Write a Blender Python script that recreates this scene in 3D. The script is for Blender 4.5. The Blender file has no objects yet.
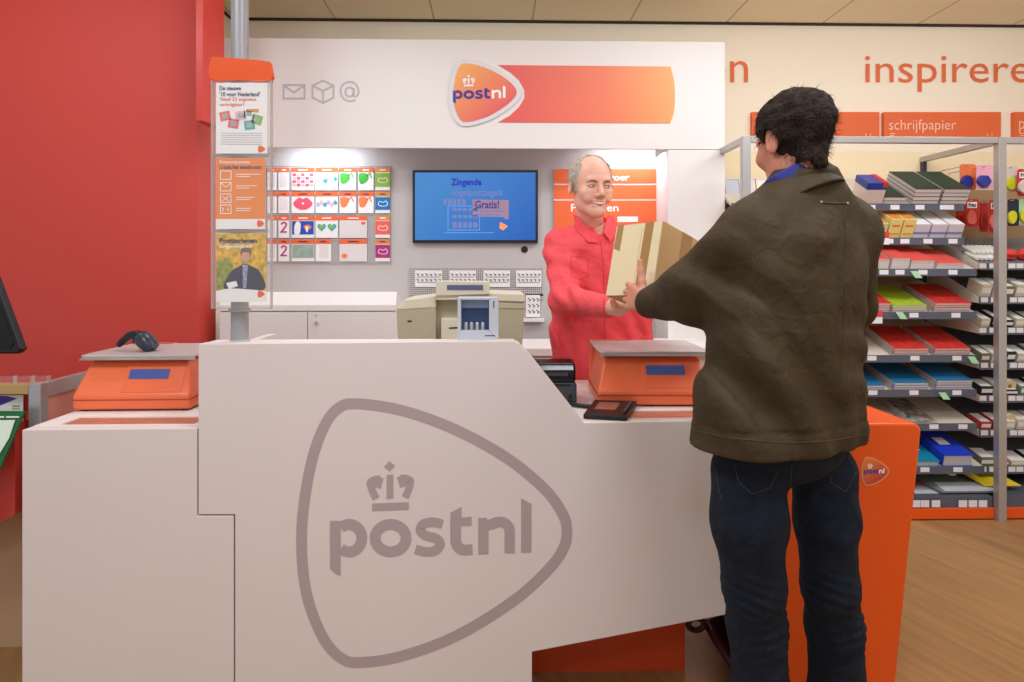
import bpy, bmesh, math, random
import numpy as np
from mathutils import Vector, Matrix, Euler
from mathutils.bvhtree import BVHTree
random.seed(7); np.random.seed(7)
S = bpy.context.scene
COL = S.collection
# ------------------------------------------------------------------ camera
CAMH = 1.35; YAW = math.radians(1.5); FPX = 683.0; HOR = 265.0
cd = bpy.data.cameras.new('camera'); cam = bpy.data.objects.new('camera', cd); COL.objects.link(cam)
cam.location = (0, 0, CAMH); cam.rotation_euler = (math.pi/2, 0, -YAW)
cd.sensor_width = 36; cd.lens = 36*FPX/1024; cd.shift_y = -(341-HOR)/1024; cd.clip_start = .02
S.camera = cam
S.view_settings.view_transform = 'Standard'; S.view_settings.look = 'None'
S.view_settings.exposure = -0.02; S.view_settings.gamma = 1; S.view_settings.use_curve_mapping = False

def lin(c):
    return tuple((v/255/12.92 if v/255 <= .04045 else ((v/255+.055)/1.055)**2.4) for v in c)
# ------------------------------------------------------------------ world + lamps
w = bpy.data.worlds.new('world'); S.world = w; w.use_nodes = True
bgn = w.node_tree.nodes['Background']; bgn.inputs[0].default_value = (*lin((236, 246, 255)), 1); bgn.inputs[1].default_value = .6
def area(name, loc, size, power, col, rot=(0,0,0), sizey=None, spread=None):
    l = bpy.data.lights.new(name, 'AREA'); l.energy = power; l.color = lin(col); l.size = size
    if sizey: l.shape = 'RECTANGLE'; l.size_y = sizey
    if spread: l.spread = math.radians(spread)
    o = bpy.data.objects.new(name, l); COL.objects.link(o); o.location = loc; o.rotation_euler = rot; return o
CEIL = 2.886
WARM = (236, 245, 255)
for nm, x, y, p in (('a', -1.3, .7, 26), ('b', .6, .9, 26), ('c', 2.3, 2.3, 22), ('d', -.6, 2.7, 12), ('e', 1.0, 2.9, 8), ('f', 2.0, 0.3, 20), ('g', -.3, -1.2, 26)):
    area('ceiling_lamp', (x, y, CEIL-.03), .6, p, WARM, sizey=.6)

for x, p in ((-2.15, 7), (-.9, 1.6), (.35, 1.6), (1.6, 6), (2.9, 7)):      # unseen fill lights added to brighten the upper walls
    area('wall_fill_light', (x, 2.75 if x > -2 else 2.2, CEIL-.05), .5, p, WARM, rot=(math.radians(52), 0, 0), sizey=.12)
# ------------------------------------------------------------------ pixel -> world
cy, sy = math.cos(YAW), math.sin(YAW)
def ray(px, py):
    cx = (px-512)/FPX; cz = (HOR-py)/FPX
    return (cx*cy+sy, cy-cx*sy, cz)
def W(px, py, D):
    r = ray(px, py); t = D/r[1]
    return Vector((r[0]*t, D, CAMH+r[2]*t))
def WZ(px, py, z):
    r = ray(px, py); t = (z-CAMH)/r[2]
    return Vector((r[0]*t, r[1]*t, z))
def X(px, D): return W(px, 300, D).x
def Z(py, D, px=600): return W(px, py, D).z
# ------------------------------------------------------------------ materials
MATS = {}
def mat(name, col, rough=.5, metal=0, spec=.5, bump=0, bscale=60, var=0, vscale=4, sss=0, coat=0, emit=0, alpha=1, trans=0, stretch=None, ior=1.45):
    m = bpy.data.materials.new(name); m.use_nodes = True; nt = m.node_tree; b = nt.nodes['Principled BSDF']
    c = (*lin(col), 1); b.inputs['Base Color'].default_value = c
    b.inputs['Roughness'].default_value = rough; b.inputs['Metallic'].default_value = metal
    b.inputs['Specular IOR Level'].default_value = spec; b.inputs['IOR'].default_value = ior
    b.inputs['Coat Weight'].default_value = coat
    if sss:
        b.inputs['Subsurface Weight'].default_value = sss; b.inputs['Subsurface Radius'].default_value = (.02, .008, .004); b.inputs['Subsurface Scale'].default_value = .4
    if trans: b.inputs['Transmission Weight'].default_value = trans
    if alpha < 1: b.inputs['Alpha'].default_value = alpha
    if emit: b.inputs['Emission Color'].default_value = c; b.inputs['Emission Strength'].default_value = emit
    tc = nt.nodes.new('ShaderNodeTexCoord'); mp = nt.nodes.new('ShaderNodeMapping'); nt.links.new(tc.outputs['Object'], mp.inputs[0])
    if stretch: mp.inputs['Scale'].default_value = stretch
    if var:
        n = nt.nodes.new('ShaderNodeTexNoise'); n.inputs['Scale'].default_value = vscale; n.inputs['Detail'].default_value = 5; nt.links.new(mp.outputs[0], n.inputs[0])
        r = nt.nodes.new('ShaderNodeMapRange'); r.inputs['From Min'].default_value = .3; r.inputs['From Max'].default_value = .7; r.inputs['To Min'].default_value = 1-var; r.inputs['To Max'].default_value = 1+var
        nt.links.new(n.outputs[0], r.inputs[0])
        h = nt.nodes.new('ShaderNodeHueSaturation'); h.inputs['Color'].default_value = c; nt.links.new(r.outputs[0], h.inputs['Value']); nt.links.new(h.outputs[0], b.inputs['Base Color'])
    if bump:
        n2 = nt.nodes.new('ShaderNodeTexNoise'); n2.inputs['Scale'].default_value = bscale; n2.inputs['Detail'].default_value = 4; nt.links.new(mp.outputs[0], n2.inputs[0])
        bp = nt.nodes.new('ShaderNodeBump'); bp.inputs['Strength'].default_value = bump; bp.inputs['Distance'].default_value = .01
        nt.links.new(n2.outputs[0], bp.inputs['Height']); nt.links.new(bp.outputs[0], b.inputs['Normal'])
    MATS[name] = m; return m
def grad(name, c0, c1, p0, p1, rough=.4, extra=None, emit=0):
    """printed two or three colour blend running from world point p0 to p1"""
    m = mat(name, c0, rough); nt = m.node_tree; b = nt.nodes['Principled BSDF']
    g = nt.nodes.new('ShaderNodeNewGeometry'); d = Vector(p1)-Vector(p0)
    s = nt.nodes.new('ShaderNodeVectorMath'); s.operation = 'SUBTRACT'; s.inputs[1].default_value = p0; nt.links.new(g.outputs['Position'], s.inputs[0])
    dt = nt.nodes.new('ShaderNodeVectorMath'); dt.operation = 'DOT_PRODUCT'; dt.inputs[1].default_value = d/d.length_squared; nt.links.new(s.outputs[0], dt.inputs[0])
    cr = nt.nodes.new('ShaderNodeValToRGB'); cr.color_ramp.elements[0].color = (*lin(c0), 1); cr.color_ramp.elements[1].color = (*lin(c1), 1)
    for p, c in (extra or []):
        e = cr.color_ramp.elements.new(p); e.color = (*lin(c), 1)
    nt.links.new(dt.outputs['Value'], cr.inputs[0])
    if emit:
        b.inputs['Base Color'].default_value = (0, 0, 0, 1); nt.links.new(cr.outputs[0], b.inputs['Emission Color']); b.inputs['Emission Strength'].default_value = emit
    else: nt.links.new(cr.outputs[0], b.inputs['Base Color'])
    return m
WHITE = mat('white_laminate', (236, 226, 220), .42, var=.015, vscale=2)
PANEL = mat('counter_laminate', (226, 212, 206), .5, var=.015, vscale=2)
LOGOG = mat('mauve_foil', (178, 158, 158), .5)
OFFW = mat('off_white', (232, 226, 218), .5)
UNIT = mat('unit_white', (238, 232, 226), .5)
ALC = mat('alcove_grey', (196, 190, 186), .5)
CREAM = mat('cream_paint', (254, 240, 216), .75, bump=.05, bscale=200)
CEILM = mat('ceiling_tile', (250, 236, 206), .9)
REDW = mat('red_paint', (212, 72, 62), .6, bump=.06, bscale=300)
REDL = mat('red_gloss', (206, 66, 56), .35)
ORG = mat('orange_lacquer', (236, 88, 24), .35, spec=.4)
ORGP = mat('orange_plastic', (244, 116, 72), .38, bump=.03, bscale=400)
ORGD = mat('orange_print', (238, 104, 52), .5)
SIL = mat('brushed_aluminium', (186, 184, 182), .35, metal=.6)
STEEL = mat('satin_steel', (196, 190, 186), .42, metal=.25)
GREYP = mat('grey_post', (164, 162, 164), .42, metal=.3)
BLK = mat('black_plastic', (24, 24, 27), .38)
BLKG = mat('black_gloss', (14, 15, 20), .12)
GREYD = mat('dark_grey_plastic', (62, 64, 70), .4)
BEIGE = mat('aged_beige_plastic', (216, 206, 182), .5)
BEIGED = mat('aged_beige_shell', (180, 168, 140), .55)
GREYL = mat('light_grey_plastic', (196, 198, 206), .4)
PAPER = mat('paper', (240, 236, 232), .7)
PAPER2 = mat('paper_edge', (226, 214, 212), .8, bump=.3, bscale=30, stretch=(1, 1, 30))
TXTB = mat('ink_dark_blue', (34, 34, 92), .6)
TXTO = mat('ink_orange', (232, 92, 52), .6)
TXTW = mat('ink_white', (250, 246, 242), .6)
TXTG = mat('ink_grey', (150, 146, 150), .6)
PURP = mat('ink_violet', (74, 52, 150), .5)
ICON = mat('icon_grey', (196, 190, 190), .6)
SKIN = mat('skin', (238, 180, 156), .45, sss=.12, var=.05, vscale=25, bump=.08, bscale=250)
SKIN2 = mat('skin_ruddy', (214, 144, 118), .5, sss=.12, var=.06, vscale=30, bump=.08, bscale=250)
KRAFT = mat('kraft_card', (196, 156, 104), .7, var=.03, vscale=8)
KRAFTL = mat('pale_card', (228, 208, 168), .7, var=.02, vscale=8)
TAPE = mat('brown_tape', (166, 124, 74), .25, bump=.2, bscale=80)
CLEAR = mat('clear_acrylic', (250, 250, 250), .08, alpha=.05, spec=.6)
GLASS = mat('smoked_glass', (210, 200, 190), .06, alpha=.25)

# ------------------------------------------------------------------ mesh builder
class MB:
    def __init__(s): s.v = []; s.f = []; s.m = []
    def add(s, vs, fs, mi=0):
        n = len(s.v); s.v += [Vector(p) for p in vs]; s.f += [tuple(i+n for i in f) for f in fs]; s.m += [mi]*len(fs); return s
    def hexa(s, p, mi=0):   # p: 0-3 bottom ring, 4-7 top ring
        return s.add(p, [(3, 2, 1, 0), (4, 5, 6, 7), (0, 1, 5, 4), (1, 2, 6, 5), (2, 3, 7, 6), (3, 0, 4, 7)], mi)
    def box(s, a, b, mi=0):
        x0, y0, z0 = a; x1, y1, z1 = b
        return s.hexa([(x0, y0, z0), (x1, y0, z0), (x1, y1, z0), (x0, y1, z0), (x0, y0, z1), (x1, y0, z1), (x1, y1, z1), (x0, y1, z1)], mi)
    def prism(s, poly, ext, mi=0):
        n = len(poly); e = Vector(ext); a = [Vector(p) for p in poly]
        fs = [tuple(range(n-1, -1, -1)), tuple(range(n, 2*n))] + [(i, (i+1) % n, n+(i+1) % n, n+i) for i in range(n)]
        return s.add(a+[p+e for p in a], fs, mi)
    def tube(s, path, r, n=12, mi=0, closed=False, cap=True, r2=None):
        P = [Vector(p) for p in path]; rings = []; up = Vector((0, 0, 1)); prev = None
        for i, p in enumerate(P):
            a = P[i-1] if (i > 0 or closed) else P[i]; b = P[(i+1) % len(P)] if (i < len(P)-1 or closed) else P[i]
            t = (b-a).normalized()
            if prev is None:
                u = t.cross(up); u = u if u.length > .05 else t.cross(Vector((1, 0, 0))); u.normalize()
            else:
                u = prev-t*prev.dot(t); u.normalize()
            prev = u; v = t.cross(u)
            rr = r[i] if isinstance(r, (list, tuple)) else r
            rings.append([p+(u*math.cos(2*math.pi*k/n)+v*math.sin(2*math.pi*k/n)*(r2 or 1))*rr for k in range(n)])
        base = [q for R in rings for q in R]; fs = []; m = len(P)
        for i in range(m if closed else m-1):
            j = (i+1) % m
            for k in range(n): fs.append((i*n+k, i*n+(k+1) % n, j*n+(k+1) % n, j*n+k))
        if cap and not closed: fs += [tuple(range(n-1, -1, -1)), tuple((m-1)*n+k for k in range(n))]
        return s.add(base, fs, mi)
    def lathe(s, c, prof, n=24, mi=0, axis='z'):
        vs = []; fs = []
        for (r, h) in prof:
            for k in range(n):
                a = 2*math.pi*k/n; p = (r*math.cos(a), r*math.sin(a), h)
                if axis == 'y': p = (p[0], p[2], p[1])
                if axis == 'x': p = (p[2], p[0], p[1])
                vs.append(Vector(c)+Vector(p))
        m = len(prof)
        for i in range(m-1):
            for k in range(n): fs.append((i*n+k, i*n+(k+1) % n, (i+1)*n+(k+1) % n, (i+1)*n+k))
        fs += [tuple(range(n-1, -1, -1)), tuple((m-1)*n+k for k in range(n))]
        return s.add(vs, fs, mi)
    def loft(s, rings, mi=0):
        n = len(rings[0]); m = len(rings); vs = [p for R in rings for p in R]; fs = []
        for i in range(m-1):
            for k in range(n): fs.append((i*n+k, i*n+(k+1) % n, (i+1)*n+(k+1) % n, (i+1)*n+k))
        fs += [tuple(range(n-1, -1, -1)), tuple((m-1)*n+k for k in range(n))]
        return s.add(vs, fs, mi)
    def xf(s, M):
        s.v = [M @ p for p in s.v]; return s
WL = {}
def wl(o): return WL.get(o.name, Vector((0, 0, 0))) if o else Vector((0, 0, 0))
def tag(o, label=None, cat=None, group=None, kind=None):
    if label: o['label'] = label
    if cat: o['category'] = cat
    if group: o['group'] = group
    if kind: o['kind'] = kind
    return o
def thing(name, label, cat, loc=(0, 0, 0), group=None):
    o = bpy.data.objects.new(name, None); COL.objects.link(o); o.empty_display_size = .05; o.location = loc; WL[o.name] = Vector(loc)
    return tag(o, label, cat, group)
def obj(name, mb, m, parent=None, bev=0, smooth=False, seg=2, label=None, center=False, ang=35):
    me = bpy.data.meshes.new(name); off = wl(parent)
    vs = mb.v
    org = Vector((0, 0, 0))
    if parent is None:
        mn = Vector([min(p[i] for p in vs) for i in range(3)]); mx = Vector([max(p[i] for p in vs) for i in range(3)])
        org = (mn+mx)/2; org.z = mn.z; off = org
    me.from_pydata([tuple(p-off) for p in vs], [], mb.f)
    for q in (m if isinstance(m, (list, tuple)) else [m]): me.materials.append(q)
    if any(mb.m): me.polygons.foreach_set('material_index', mb.m)
    bm = bmesh.new(); bm.from_mesh(me); bmesh.ops.recalc_face_normals(bm, faces=bm.faces); bm.to_mesh(me); bm.free()
    o = bpy.data.objects.new(name, me); COL.objects.link(o)
    if parent: o.parent = parent
    else: o.location = org
    WL[o.name] = off
    if smooth:
        me.shade_smooth()
        if smooth == 'auto': me.set_sharp_from_angle(angle=math.radians(ang))
    if bev:
        b = o.modifiers.new('bevel', 'BEVEL'); b.width = bev; b.segments = seg; b.limit_method = 'ANGLE'; b.angle_limit = math.radians(35)
    if label: o['label'] = label
    return o
def struct(name, mb, m, parent=None, **k):
    o = obj(name, mb, m, parent, **k)
    if parent is None: o['kind'] = 'structure'
    return o
def kids(o): return [c for c in bpy.data.objects if c.parent == o]
def copy_tree(o, parent=None):
    c = o.copy(); COL.objects.link(c); c.parent = parent; WL[c.name] = wl(o)
    for ch in list(KIDS.get(o.name, kids(o))): copy_tree(ch, c)
    return c
KIDS = {}
class Proto:
    """first placing moves the prototype itself, later ones copy it and its parts"""
    def __init__(s, root): s.root = root; s.used = False; s.tree(root)
    def tree(s, o):
        KIDS[o.name] = kids(o)
        for c in KIDS[o.name]: s.tree(c)
    def put(s, label, loc, rot=(0, 0, 0), group=None, scale=None):
        o = s.root
        if s.used: o = copy_tree(s.root)
        s.used = True; o.location = loc; o.rotation_euler = rot; o['label'] = label
        if group: o['group'] = group
        if scale: o.scale = scale
        return o
def P2(poly, D): return [W(x, y, D) for x, y in poly]
def plate(name, poly, D, m, parent=None, t=.002, **k):
    """flat board standing in the plane y = D, thickness t towards the back"""
    return obj(name, MB().prism(P2(poly, D), (0, t, 0)), m, parent, **k)
def rect(x0, y0, x1, y1): return [(x0, y0), (x1, y0), (x1, y1), (x0, y1)]
def catmull(pts, n=8, closed=True):
    out = []; m = len(pts)
    for i in range(m if closed else m-1):
        g = (lambda j: pts[j % m]) if closed else (lambda j: pts[max(0, min(m-1, j))])
        p0, p1, p2, p3 = [np.array(g(i+k), float) for k in (-1, 0, 1, 2)]
        for k in range(n):
            t = k/n; out.append(tuple(.5*((2*p1)+(-p0+p2)*t+(2*p0-5*p1+4*p2-p3)*t*t+(-p0+3*p1-3*p2+p3)*t**3)))
    if not closed: out.append(tuple(pts[-1]))
    return out
def strip(pts, wd, closed=False):
    """outline quads of a stroke in 2-D"""
    P = [np.array(p, float) for p in pts]; n = len(P); L = []; R = []
    for i in range(n):
        a = P[i-1] if (i > 0 or closed) else P[i]; b = P[(i+1) % n] if (i < n-1 or closed) else P[i]
        ta = P[i]-a; tb = b-P[i]
        ta = ta/np.linalg.norm(ta) if np.linalg.norm(ta) > 1e-9 else None; tb = tb/np.linalg.norm(tb) if np.linalg.norm(tb) > 1e-9 else None
        if ta is None: ta = tb
        if tb is None: tb = ta
        t = ta+tb; t = t/np.linalg.norm(t); c = max(.5, float(np.dot(t, tb)))
        nn = np.array([-t[1], t[0]])*wd/2/c; L.append(P[i]+nn); R.append(P[i]-nn)
    q = []
    for i in range(n if closed else n-1):
        j = (i+1) % n; q.append([tuple(L[i]), tuple(L[j]), tuple(R[j]), tuple(R[i])])
    return q
def strokes(mb, quads, D, t=.0015, mi=0, f=None):
    for k, q in enumerate(quads):
        o = Vector((0, -(k % 9)*3e-5, 0)); mb.prism([(f(x, y) if f else W(x, y, D))+o for x, y in q], (0, t, 0), mi)
    return mb
def arc(cx, cy_, rx, ry, a0, a1, n=16):
    return [(cx+rx*math.cos(math.radians(a0+(a1-a0)*i/n)), cy_+ry*math.sin(math.radians(a0+(a1-a0)*i/n))) for i in range(n+1)]
# ------------------------------------------------------------------ lettering
def text_mb(s, bold=0.0, ext=.0):
    cu = bpy.data.curves.new('t', 'FONT'); cu.body = s; cu.size = 1; cu.offset = bold; cu.resolution_u = 3
    o = bpy.data.objects.new('t', cu); COL.objects.link(o)
    dg = bpy.context.evaluated_depsgraph_get(); me = bpy.data.meshes.new_from_object(o.evaluated_get(dg))
    vs = [v.co.copy() for v in me.vertices]; fs = [tuple(p.vertices) for p in me.polygons]
    bpy.data.objects.remove(o); bpy.data.curves.remove(cu); bpy.data.meshes.remove(me)
    return vs, fs
def text(name, s, box, D, m, parent, bold=0.0, t=.0008, top=True, keep=False):
    """lettering filling the pixel box x0,y0,x1,y1 in the plane y = D"""
    vs, fs = text_mb(s, bold); x0, y0, x1, y1 = box
    a = min(v.x for v in vs); b = max(v.x for v in vs); c = min(v.y for v in vs); d = max(v.y for v in vs)
    TL = W(x0, y0, D); TR = W(x1, y0, D); BL = W(x0, y1, D)
    mb = MB(); P = []
    for v in vs:
        u = (v.x-a)/(b-a); q = (d-v.y)/(d-c); P.append(TL+(TR-TL)*u+(BL-TL)*q-Vector((0, t, 0)))
    mb.add(P, fs)
    me = bpy.data.meshes.new(name); off = wl(parent); me.from_pydata([tuple(p-off) for p in mb.v], [], mb.f); me.materials.append(m)
    o = bpy.data.objects.new(name, me); COL.objects.link(o); o.parent = parent; WL[o.name] = off
    return o
# the brand lettering in a 460 x 180 unit frame (origin at the crop used for measuring)
def logo_word():
    A = []; B = []
    A.append([(158, 318), (182, 318), (182, 442), (170, 438), (158, 426)])
    A += strip(arc(201, 357, 29, 31, -130, 130, 20), 24)
    A += strip(arc(295, 357, 35, 31, 0, 360, 32), 24)
    A += strip(catmull([(412, 326), (392, 321), (370, 325), (362, 338), (374, 351), (398, 358), (407, 371), (396, 385), (374, 388), (351, 382)], 5, False), 21)
    A.append([(430, 300), (455, 286), (455, 330), (430, 330)])
    A += strip([(442, 320), (442, 362)]+arc(463, 362, 21, 22, 180, 85, 8)+[(480, 383)], 24)
    A.append([(452, 311), (478, 309), (478, 329), (452, 330)])
    B.append([(493, 312), (512, 311), (516, 330), (516, 393), (493, 394)])
    B += strip([(510, 328)]+arc(541, 341, 23, 21, -130, 0, 10)+[(564, 391)], 23)
    B.append([(590, 267), (613, 280), (613, 389), (590, 390)])
    return A, B
def logo_crown():
    C = [[(253, 279), (336, 276), (336, 293), (253, 296)], [(286, 215), (301, 213), (301, 267), (286, 269)], [(280, 196), (292, 183), (305, 194), (293, 207)]]
    C += strip(catmull([(262, 268), (254, 250), (249, 232), (259, 225), (272, 224)], 4, False), 16) + [[(262, 218), (279, 222), (272, 246), (258, 240)]]
    C += strip(catmull([(328, 265), (335, 248), (340, 229), (329, 222), (317, 222)], 4, False), 16) + [[(309, 219), (326, 216), (332, 238), (317, 243)]]
    return C
LOGO_OUT = [(215, 41), (172, 52), (140, 88), (112, 155), (93, 240), (82, 340), (86, 440), (103, 520), (138, 598), (180, 640), (225, 650), (320, 636), (450, 588), (580, 508), (660, 436), (697, 384), (705, 338), (694, 296), (650, 236), (560, 163), (440, 98), (320, 56)]
# ================================================================== SETTING
DB = 4.3; DF = 3.9; DA = 4.2; DC = 2.0
floor_m = bpy.data.materials.new('wood_laminate'); floor_m.use_nodes = True
nt = floor_m.node_tree; b = nt.nodes['Principled BSDF']; tc = nt.nodes.new('ShaderNodeTexCoord'); mp = nt.nodes.new('ShaderNodeMapping')
nt.links.new(tc.outputs['Object'], mp.inputs[0]); mp.inputs['Rotation'].default_value = (0, 0, math.radians(-71-38+0)); 
br = nt.nodes.new('ShaderNodeTexBrick'); nt.links.new(mp.outputs[0], br.inputs[0]); br.inputs['Scale'].default_value = 1
br.inputs['Brick Width'].default_value = 1.2; br.inputs['Row Height'].default_value = .19; br.inputs['Mortar Size'].default_value = .0012; br.inputs['Mortar Smooth'].default_value = .6
br.inputs['Color1'].default_value = (*lin((176, 134, 86)), 1); br.inputs['Color2'].default_value = (*lin((160, 119, 73)), 1); br.inputs['Mortar'].default_value = (*lin((134, 98, 60)), 1)
mp2 = nt.nodes.new('ShaderNodeMapping'); nt.links.new(mp.outputs[0], mp2.inputs[0]); mp2.inputs['Scale'].default_value = (1.2, 14, 1)
nz = nt.nodes.new('ShaderNodeTexNoise'); nz.inputs['Scale'].default_value = 2.2; nz.inputs['Detail'].default_value = 7; nt.links.new(mp2.outputs[0], nz.inputs[0])
mr = nt.nodes.new('ShaderNodeMapRange'); mr.inputs['From Min'].default_value = .3; mr.inputs['From Max'].default_value = .7; mr.inputs['To Min'].default_value = .82; mr.inputs['To Max'].default_value = 1.12; nt.links.new(nz.outputs[0], mr.inputs[0])
hs = nt.nodes.new('ShaderNodeHueSaturation'); nt.links.new(mr.outputs[0], hs.inputs['Value']); nt.links.new(br.outputs[0], hs.inputs['Color']); nt.links.new(hs.outputs[0], b.inputs['Base Color']); b.inputs['Roughness'].default_value = .42
struct('floor', MB().box((-3.6, -2.5, -.1), (4.2, 4.6, 0)), floor_m)
# ceiling tiles 0.6 m with seams
nt = CEILM.node_tree; b = nt.nodes['Principled BSDF']; tc = nt.nodes.new('ShaderNodeTexCoord'); mp = nt.nodes.new('ShaderNodeMapping'); nt.links.new(tc.outputs['Object'], mp.inputs[0])
mp.inputs['Location'].default_value = (.06, .04, 0)
br = nt.nodes.new('ShaderNodeTexBrick'); br.offset = 0; nt.links.new(mp.outputs[0], br.inputs[0]); br.inputs['Scale'].default_value = 1; br.inputs['Brick Width'].default_value = .615; br.inputs['Row Height'].default_value = 1.2
br.inputs['Mortar Size'].default_value = .006; br.inputs['Color1'].default_value = (*lin((250, 236, 206)), 1); br.inputs['Color2'].default_value = (*lin((247, 232, 200)), 1); br.inputs['Mortar'].default_value = (*lin((200, 184, 156)), 1)
nt.links.new(br.outputs[0], b.inputs['Base Color'])
struct('ceiling', MB().box((-3.6, -2.5, CEIL), (4.2, 4.6, CEIL+.1)), CEILM)
struct('wall_back', MB().box((X(231, DB), DB, 0), (4.2, DB+.15, CEIL)), CREAM)
XL = X(231, DB)
struct('wall_left', MB().box((XL-.12, 3.5, 0), (XL, DB+.15, CEIL)), CREAM)
struct('wall_right', MB().box((4.2, -2.5, 0), (4.3, DB+.15, CEIL)), CREAM)
struct('shade_strip_1', MB().box((XL, DB-.02, CEIL-.012), (4.2, DB, CEIL)), mat('shadow_gap', (60, 44, 34), .8))  # dark strip painted in for the shade in the wall-ceiling gap
struct('shade_strip_2', MB().box((XL, 3.5, CEIL-.012), (XL+.012, DB-.02, CEIL)), MATS['shadow_gap'])  # same painted shade line along the left wall
# red partition: broad face to the room, narrow return face towards the service wall
xr = X(197, 3.45); xr2 = xr
t = thing('wall_red', None, None, (xr-1, 3.45, 0)); t['kind'] = 'structure'
t.name = 'wall_front'; WL['wall_front'] = Vector((xr-1, 3.45, 0))
obj('wall_panel', MB().box((-3.6, 3.45, 0), (xr, 3.68, CEIL-.001)), REDW, t)
# hanging red corner casing
x0 = X(195.5, 3.28)
obj('corner_casing', MB().hexa([(x0, 3.28, Z(121, 3.28, 200)), (X(203, 3.28), 3.28, Z(121, 3.28, 200)), (X(203, 3.28)+.035, 3.449, Z(121, 3.28, 200)), (x0, 3.449, Z(121, 3.28, 200)),
     (x0, 3.28, CEIL-.001), (X(203, 3.28), 3.28, CEIL-.001), (X(203, 3.28)+.035, 3.449, CEIL-.001), (x0, 3.449, CEIL-.001)]), REDL, t, bev=.003)

# ================================================================== SERVICE WALL UNIT
u = thing('service_wall_unit', 'tall white service wall unit with deep top fascia and lit alcove behind the counter', 'wall unit', (X(450, DF), DF, 0))
xa, xb = X(224, DF), X(725, DF); zf = Z(147.5, DF, 300); zt = Z(38, DF, 260); xj = X(668, DF)
obj('fascia', MB().box((xa, DF, zf), (xb, DF+.018, zt)), UNIT, u, bev=.002)
obj('fascia_carcass', MB().box((xa, DF+.0185, zf+.062), (xb, DA+.09, zt-.001)), UNIT, u)
obj('side_pillar', MB().box((xj, DF, 0), (xb, DA+.09, zf-.003)), UNIT, u, bev=.002)
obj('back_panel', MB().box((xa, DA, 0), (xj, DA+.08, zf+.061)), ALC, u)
# light fittings tucked up under the fascia
LT = mat('lamp_lens', (250, 252, 255), .3, emit=2)
for px in (322, 628):
    c = W(px, 150, DA-.09); c.z = zf
    ph = obj('alcove_lamp', MB().box((c.x-.22, DA-.2, zf+.045), (c.x+.22, DA-.13, zf+.061)), SIL, u)
    obj('lens', MB().box((c.x-.21, DA-.19, zf+.042), (c.x+.21, DA-.14, zf+.045)), LT, ph)
    area('alcove_light', (c.x, DA-.165, zf+.03), .42, 2.4, (226, 238, 255), sizey=.06, rot=(math.radians(22), 0, 0))
obj('camera_hole', MB().lathe(W(524.5, 249.5, DA-.001), [(.019, -.004), (.021, -.002), (.021, .002)], 24, axis='y'), BLK, u)
# perforated boards (holes are a surface pattern)
def perf(name, base, x0, z0, pitch=.0125, rad=.0034):
    m = mat(name, base, .5); nt = m.node_tree; b = nt.nodes['Principled BSDF']
    g = nt.nodes.new('ShaderNodeNewGeometry'); sp = nt.nodes.new('ShaderNodeSeparateXYZ'); nt.links.new(g.outputs['Position'], sp.inputs[0])
    def M(op, a, b_=None):
        n = nt.nodes.new('ShaderNodeMath'); n.operation = op
        for i, v in enumerate((a, b_)):
            if v is None: continue
            if isinstance(v, (int, float)): n.inputs[i].default_value = v
            else: nt.links.new(v, n.inputs[i])
        return n.outputs[0]
    def cell(o, off): return M('SUBTRACT', M('FRACT', M('DIVIDE', M('SUBTRACT', o, off), pitch)), .5)
    a = cell(sp.outputs[0], x0-50*pitch); c = cell(sp.outputs[2], z0-50*pitch)
    r = M('SQRT', M('ADD', M('MULTIPLY', a, a), M('MULTIPLY', c, c))); k = M('LESS_THAN', r, rad/pitch)
    mx = nt.nodes.new('ShaderNodeMix'); mx.data_type = 'RGBA'; mx.inputs[6].default_value = (*lin(base), 1); mx.inputs[7].default_value = (*lin((84, 76, 80)), 1)
    nt.links.new(k, mx.inputs[0]); nt.links.new(mx.outputs[2], b.inputs['Base Color']); return m
PERF = perf('perforated_metal', (190, 184, 181), X(268, DA), Z(262, DA))
plate('pegboard', rect(262, 166, 391, 264), DA-.006, PERF, u, .006)
plate('pegboard', rect(409, 268, 543, 296), DA-.006, PERF, u, .006)
plate('pegboard', rect(526, 294, 543, 300), DA-.006, PERF, u, .006)

# pictograms on the fascia
ic = thing('fascia_pictograms', 'row of thin grey envelope, parcel and at-sign outlines on white fascia', 'sign', W(322, 92, DF))
e = strip([(283.5, 85), (304.5, 85), (304.5, 98.5), (283.5, 98.5)], 1.9, True)+strip([(284, 85.5), (294, 92.5), (304, 85.5)], 1.9)
obj('envelope_outline', strokes(MB(), e, DF-.002, .0015), ICON, ic)
e = strip([(323, 80.5), (333.5, 85.5), (333.5, 97.5), (323, 103), (312.5, 97.5), (312.5, 85.5)], 1.9, True)+strip([(312.5, 85.5), (323, 91), (333.5, 85.5)], 1.9)+strip([(323, 91), (323, 103)], 1.9)
obj('parcel_outline', strokes(MB(), e, DF-.002, .0015), ICON, ic)
e = strip(arc(349.5, 92, 4.2, 4.6, 0, 360, 16), 1.9)+strip(catmull([(353.8, 88), (353.6, 95.5), (356.5, 96.2), (358.7, 91.5), (356, 84.5), (349.5, 81.8), (342.5, 85), (340.6, 92), (343.5, 98.5), (350, 101.2), (355.5, 100)], 5, False), 1.9)
obj('at_sign_outline', strokes(MB(), e, DF-.002, .0015), ICON, ic)

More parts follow.
